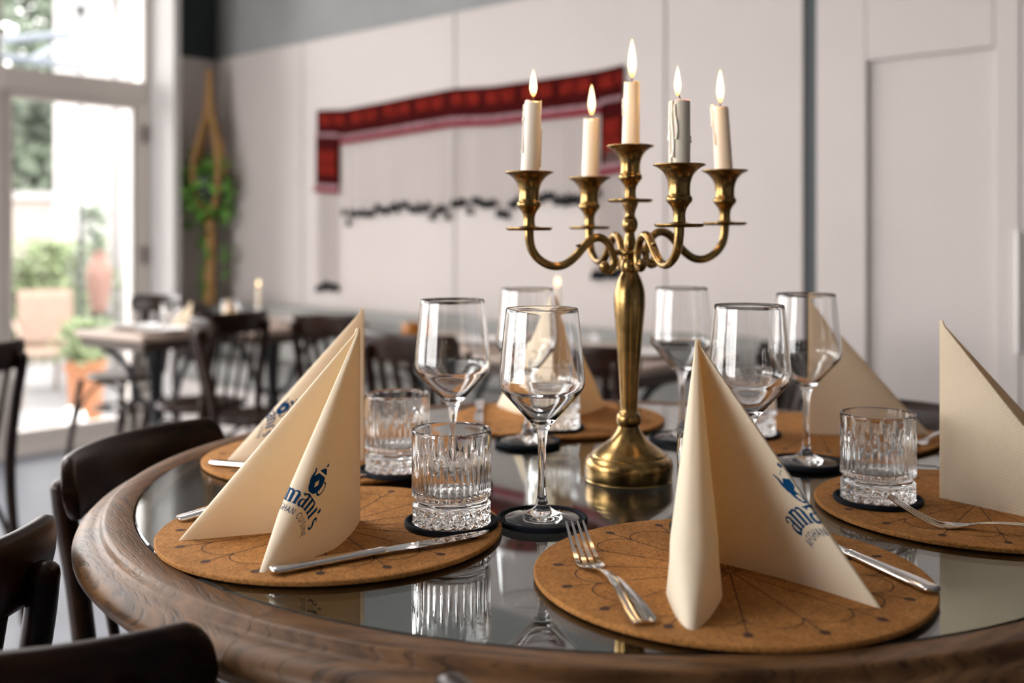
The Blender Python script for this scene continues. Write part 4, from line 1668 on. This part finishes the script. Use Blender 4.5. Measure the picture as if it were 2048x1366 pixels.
for k in range(4):
    a = pi / 4 + k * pi / 2
    P = [hloc(0, 0, hz_(140)), hloc(0.012 * cos(a), 0.012 * sin(a), hz_(215)), hloc(0.055 * cos(a), 0.055 * sin(a), hz_(270)), hloc(0.10 * cos(a), 0.10 * sin(a), hz_(345)), hloc(0.05 * cos(a), 0.05 * sin(a), hz_(415))]
    MB().tube(catmull(P, 4), 0.018, 8).build('rope', M['rope'], hp)
P = [hloc(0, 0, hz_(415)), hloc(0.01, 0, hz_(500)), hloc(0.0, 0, hz_(608))]
MB().tube(P, [0.026, 0.03, 0.035], 8).build('rope_tail', M['rope'], hp)
MB().lathe(cat2([(0.0001, 0), (0.06, 0.0), (0.085, 0.05), (0.095, 0.13), (0.085, 0.135), (0.0001, 0.12)], 2), 24).build('pot', M['iron'], hp, loc=hloc(0, 0, hz_(405)))


def leaves(m, n, fn, size, rnd):
    for _ in range(n):
        c = Vector(fn(rnd))
        a = Vector((rnd.gauss(0, 1), rnd.gauss(0, 1), rnd.gauss(0, 0.8))).normalized()
        b = a.orthogonal().normalized()
        s = size * rnd.uniform(0.6, 1.3)
        d = a.cross(b) * s * 0.12
        m.quad(c - a * s, c - b * s * 0.5 + d, c + a * s, c + b * s * 0.5 + d)


lm = MB()
leaves(lm, 340, lambda r: hloc(-0.02 + r.gauss(0, 0.062), r.gauss(0, 0.062), hz_(378) + r.gauss(0, 0.085)), 0.036, random.Random(5))
leaves(lm, 90, lambda r: hloc(-0.02 + r.gauss(0, 0.02), r.gauss(0, 0.02), r.uniform(hz_(600), hz_(420))), 0.026, random.Random(6))
leaves(lm, 40, lambda r: hloc(0.085 + r.gauss(0, 0.014), r.gauss(0, 0.02), r.uniform(hz_(560), hz_(420))), 0.022, random.Random(8))
lo = lm.build('foliage', M['leaf'], hp, smooth=False, fix=False)
lo['kind'] = 'stuff'

# ------------------------------------------------------------------ garden outside
tr = MB().box(-16, -0.16, -9, 9, -0.42, -0.30, R).build('terrace', M['terrace'], smooth=False)
structure(tr, 'pale stone terrace outside the window')


def garden_box(name, mat, x0, x1, Y0, Y1, z0, z1, label, cat):
    o = MB().box(x0, x1, Y0, Y1, z0, z1).build(name, mat, None, smooth=False)
    return tag(o, label, cat)


# white neighbouring house wall, drainpipe, sandy garden wall
bd = thing('white_house', 'white rendered house wall outside the garden door', 'building', (ray(190, 10.2), 10.2, -0.30))
MB().box(ray(108, 10.2) - bd.location.x, 4.0, 0, 1.2, 0, 6.0).build('wall', M['house'], bd, smooth=False)
MB().box(ray(100, 10.2) - bd.location.x, 4.0, -0.25, 0.9, CAMZ + (471.6 + 20) / F_PX * 10.2 + 0.3, CAMZ + (471.6 + 60) / F_PX * 10.2 + 0.3).build('eave', M['house'], bd, smooth=False)
for px in (215, 245):
    MB().box(ray(px, 10.2) - bd.location.x, ray(px + 12, 10.2) - bd.location.x, -0.06, 0.02, 0, 5.8).build('pilaster', M['house'], bd, smooth=False)
dpipe = thing('lamp_post', 'thin dark iron post with a scrolled bracket outside the door', 'post', (ray(161, 8.4), 8.4, -0.30))
MB().tube([(0, 0, 0), (0, 0, CAMZ + 0.30 + (471.6 - 20) / F_PX * 8.4)], 0.016, 8).build('pole', M['iron'], dpipe)
zt = CAMZ + 0.30 + (471.6 - 20) / F_PX * 8.4
MB().ball((0, 0, zt), 0.05, 10, 6).build('finial', M['iron'], dpipe)
MB().tube(catmull([(0, 0, zt - 0.2), (-0.1, 0, zt - 0.24), (-0.18, 0, zt - 0.27)], 4), 0.014, 8).build('bracket', M['iron'], dpipe)
gw = garden_box('garden_wall', M['garden_wall'], ray(-1900, 11.5), ray(120, 11.5), 11.5, 11.9, -0.30, CAMZ + (471.6 - 400) / F_PX * 11.5, 'sandy wall at the end of the garden', 'wall')
cp_ = MB().box(ray(-1900, 11.5), ray(120, 11.5), 11.44, 11.96, CAMZ + 71.6 / F_PX * 11.5, CAMZ + 88 / F_PX * 11.5).build('coping', M['house'], gw, smooth=False)
# pergola bars
pg = thing('pergola', 'pale blue steel pergola bars above the terrace', 'pergola', (ray(40, 7.0), 7.0, CAMZ + 1.2))
for (xa, ya, xb, yb) in ((-60, 88, 160, 66), (-60, 104, 160, 134), (60, 122, 160, 70)):
    Z = 7.0
    a = Vector((ray(xa, Z), Z, CAMZ + (HZ - ya) / F_PX * Z)) - Vector(pg.location)
    b = Vector((ray(xb, Z + 0.5), Z + 0.5, CAMZ + (HZ - yb) / F_PX * (Z + 0.5))) - Vector(pg.location)
    MB().tube([a, b], 0.028, 8).build('bar', M['pale_iron'], pg)


def tree(px, Z, ztop, zbot, rx, n, label, seed, name='garden_tree', cat='tree', mat='tree', size=0.13):
    x = ray(px, Z)
    t = thing(name, label, cat, (x, Z, -0.30), 0, 'trees and bushes outside the window')
    m = MB()
    leaves(m, n, lambda r: (max(-1.6, min(1.6, r.gauss(0, 0.5))) * rx, max(-1.6, min(1.6, r.gauss(0, 0.5))) * rx * 0.7, r.uniform(zbot, ztop)), size, random.Random(seed))
    o = m.build('foliage', M[mat], t, smooth=False, fix=False)
    o['kind'] = 'stuff'
    MB().tube([(0, 0, 0), (0.02, 0, max(zbot, 0.1) + 0.3 * (ztop - zbot))], [0.07 if ztop > 2 else 0.02, 0.03 if ztop > 2 else 0.01], 8).build('trunk', M['bark'], t)


tree(48, 13.5, 3.4, 1.2, 1.3, 2600, 'tall grey green tree behind the sandy garden wall', 21)
tree(85, 16.8, 6.3, 3.5, 1.0, 1800, 'leafy treetop above the pergola bars', 22)
tree(112, 9.55, 1.36, 0.35, 0.42, 1300, 'pale green bush behind the wicker chair', 24, 'garden_bush', 'bush', 'leaf2', 0.05)
tree(30, 9.5, 1.2, 0.25, 0.36, 900, 'bright yellow green bush at the left of the wicker chair', 25, 'garden_bush', 'bush', 'leaf2', 0.05)
tree(190, 8.95, 1.65, 1.0, 0.13, 160, 'dark leafy climber beside the iron post', 26, 'climber', 'climber', 'tree', 0.05)

# planter
pt = thing('terracotta_planter', 'large square terracotta planter with a green plant on the terrace', 'planter', (ray(172, 7.7), 7.7, -0.30), 0.2)
m = MB()
rows = []
for hw, z in ((0.088, 0.0), (0.112, 0.42), (0.124, 0.425), (0.126, 0.49), (0.108, 0.495), (0.105, 0.45), (0.02, 0.44)):
    rows.append([(-hw, -hw, z), (hw, -hw, z), (hw, hw, z), (-hw, hw, z)])
m.grid(rows, cu=True)
m.f.append((3, 2, 1, 0))
m.build('pot', M['pot'], pt, smooth=False)
m = MB()
leaves(m, 420, lambda r: (r.gauss(0, 0.075), r.gauss(0, 0.075), r.uniform(0.46, 0.80)), 0.04, random.Random(31))
o = m.build('foliage', M['leaf2'], pt, smooth=False, fix=False)
o['kind'] = 'stuff'
# globe lamp on the terrace
gl_ = thing('globe_lamp', 'white globe lamp on a small stone block on the terrace', 'lamp', (ray(146, 7.3), 7.3, -0.30))
o = MB().box(-0.10, 0.10, -0.10, 0.10, 0, 0.05).build('stone_block', M['garden_wall'], gl_, smooth=False)
MB().ball((0, 0, 0.13), 0.085, 20, 12).build('globe', M['ceramic'], gl_)
# clay figure beside the post
m = MB().lathe(cat2([(0.0001, 0), (0.05, 0.0), (0.07, 0.08), (0.10, 0.28), (0.09, 0.36), (0.05, 0.46), (0.06, 0.50), (0.0001, 0.50)], 3), 24)
fg = thing('plant_stand', 'pink clay jar on a dark stand beside the iron post', 'jar', (ray(198, 8.55), 8.55, -0.30))
MB().lathe([(0.10, 0), (0.10, 0.02), (0.03, 0.05), (0.03, 0.72), (0.09, 0.76), (0.09, 0.78)], 16).build('stand', M['iron'], fg)
m.build('jar', M['skin_clay'], fg, loc=(0, 0, 0.78))


# wicker garden chair
def wicker_chair():
    t = thing('wicker_chair', 'tan wicker garden chair on the terrace outside', 'garden chair', (ray(98, 8.75), 8.75, -0.30), 0.5)
    m = MB()
    rows = []
    for j in range(7):
        f = j / 6
        rows.append([(-0.22 + 0.44 * i / 8, 0.20 + 0.12 * f + 0.04 * (1 - (i / 4 - 1) ** 2), 0.46 + 0.48 * f) for i in range(9)])
    m.grid(rows)
    o = m.build('backrest', M['wicker'], t)
    md = o.modifiers.new('thick', 'SOLIDIFY')
    md.thickness = 0.025
    o = MB().box(-0.23, 0.23, -0.22, 0.22, 0.42, 0.46).build('seat', M['wicker'], t, smooth=False)
    bevel(o, 0.015)
    for sx in (-1, 1):
        MB().tube([(sx * 0.22, -0.20, 0), (sx * 0.21, -0.20, 0.44)], 0.014, 8).build('leg', M['wicker'], t)
        MB().tube([(sx * 0.22, 0.22, 0), (sx * 0.21, 0.20, 0.44)], 0.014, 8).build('leg', M['wicker'], t)
        P = catmull([(sx * 0.24, 0.24, 0.68), (sx * 0.25, 0.0, 0.66), (sx * 0.24, -0.20, 0.62), (sx * 0.22, -0.21, 0.44)], 5)
        MB().tube(P, 0.016, 8).build('armrest', M['wicker'], t)


wicker_chair()
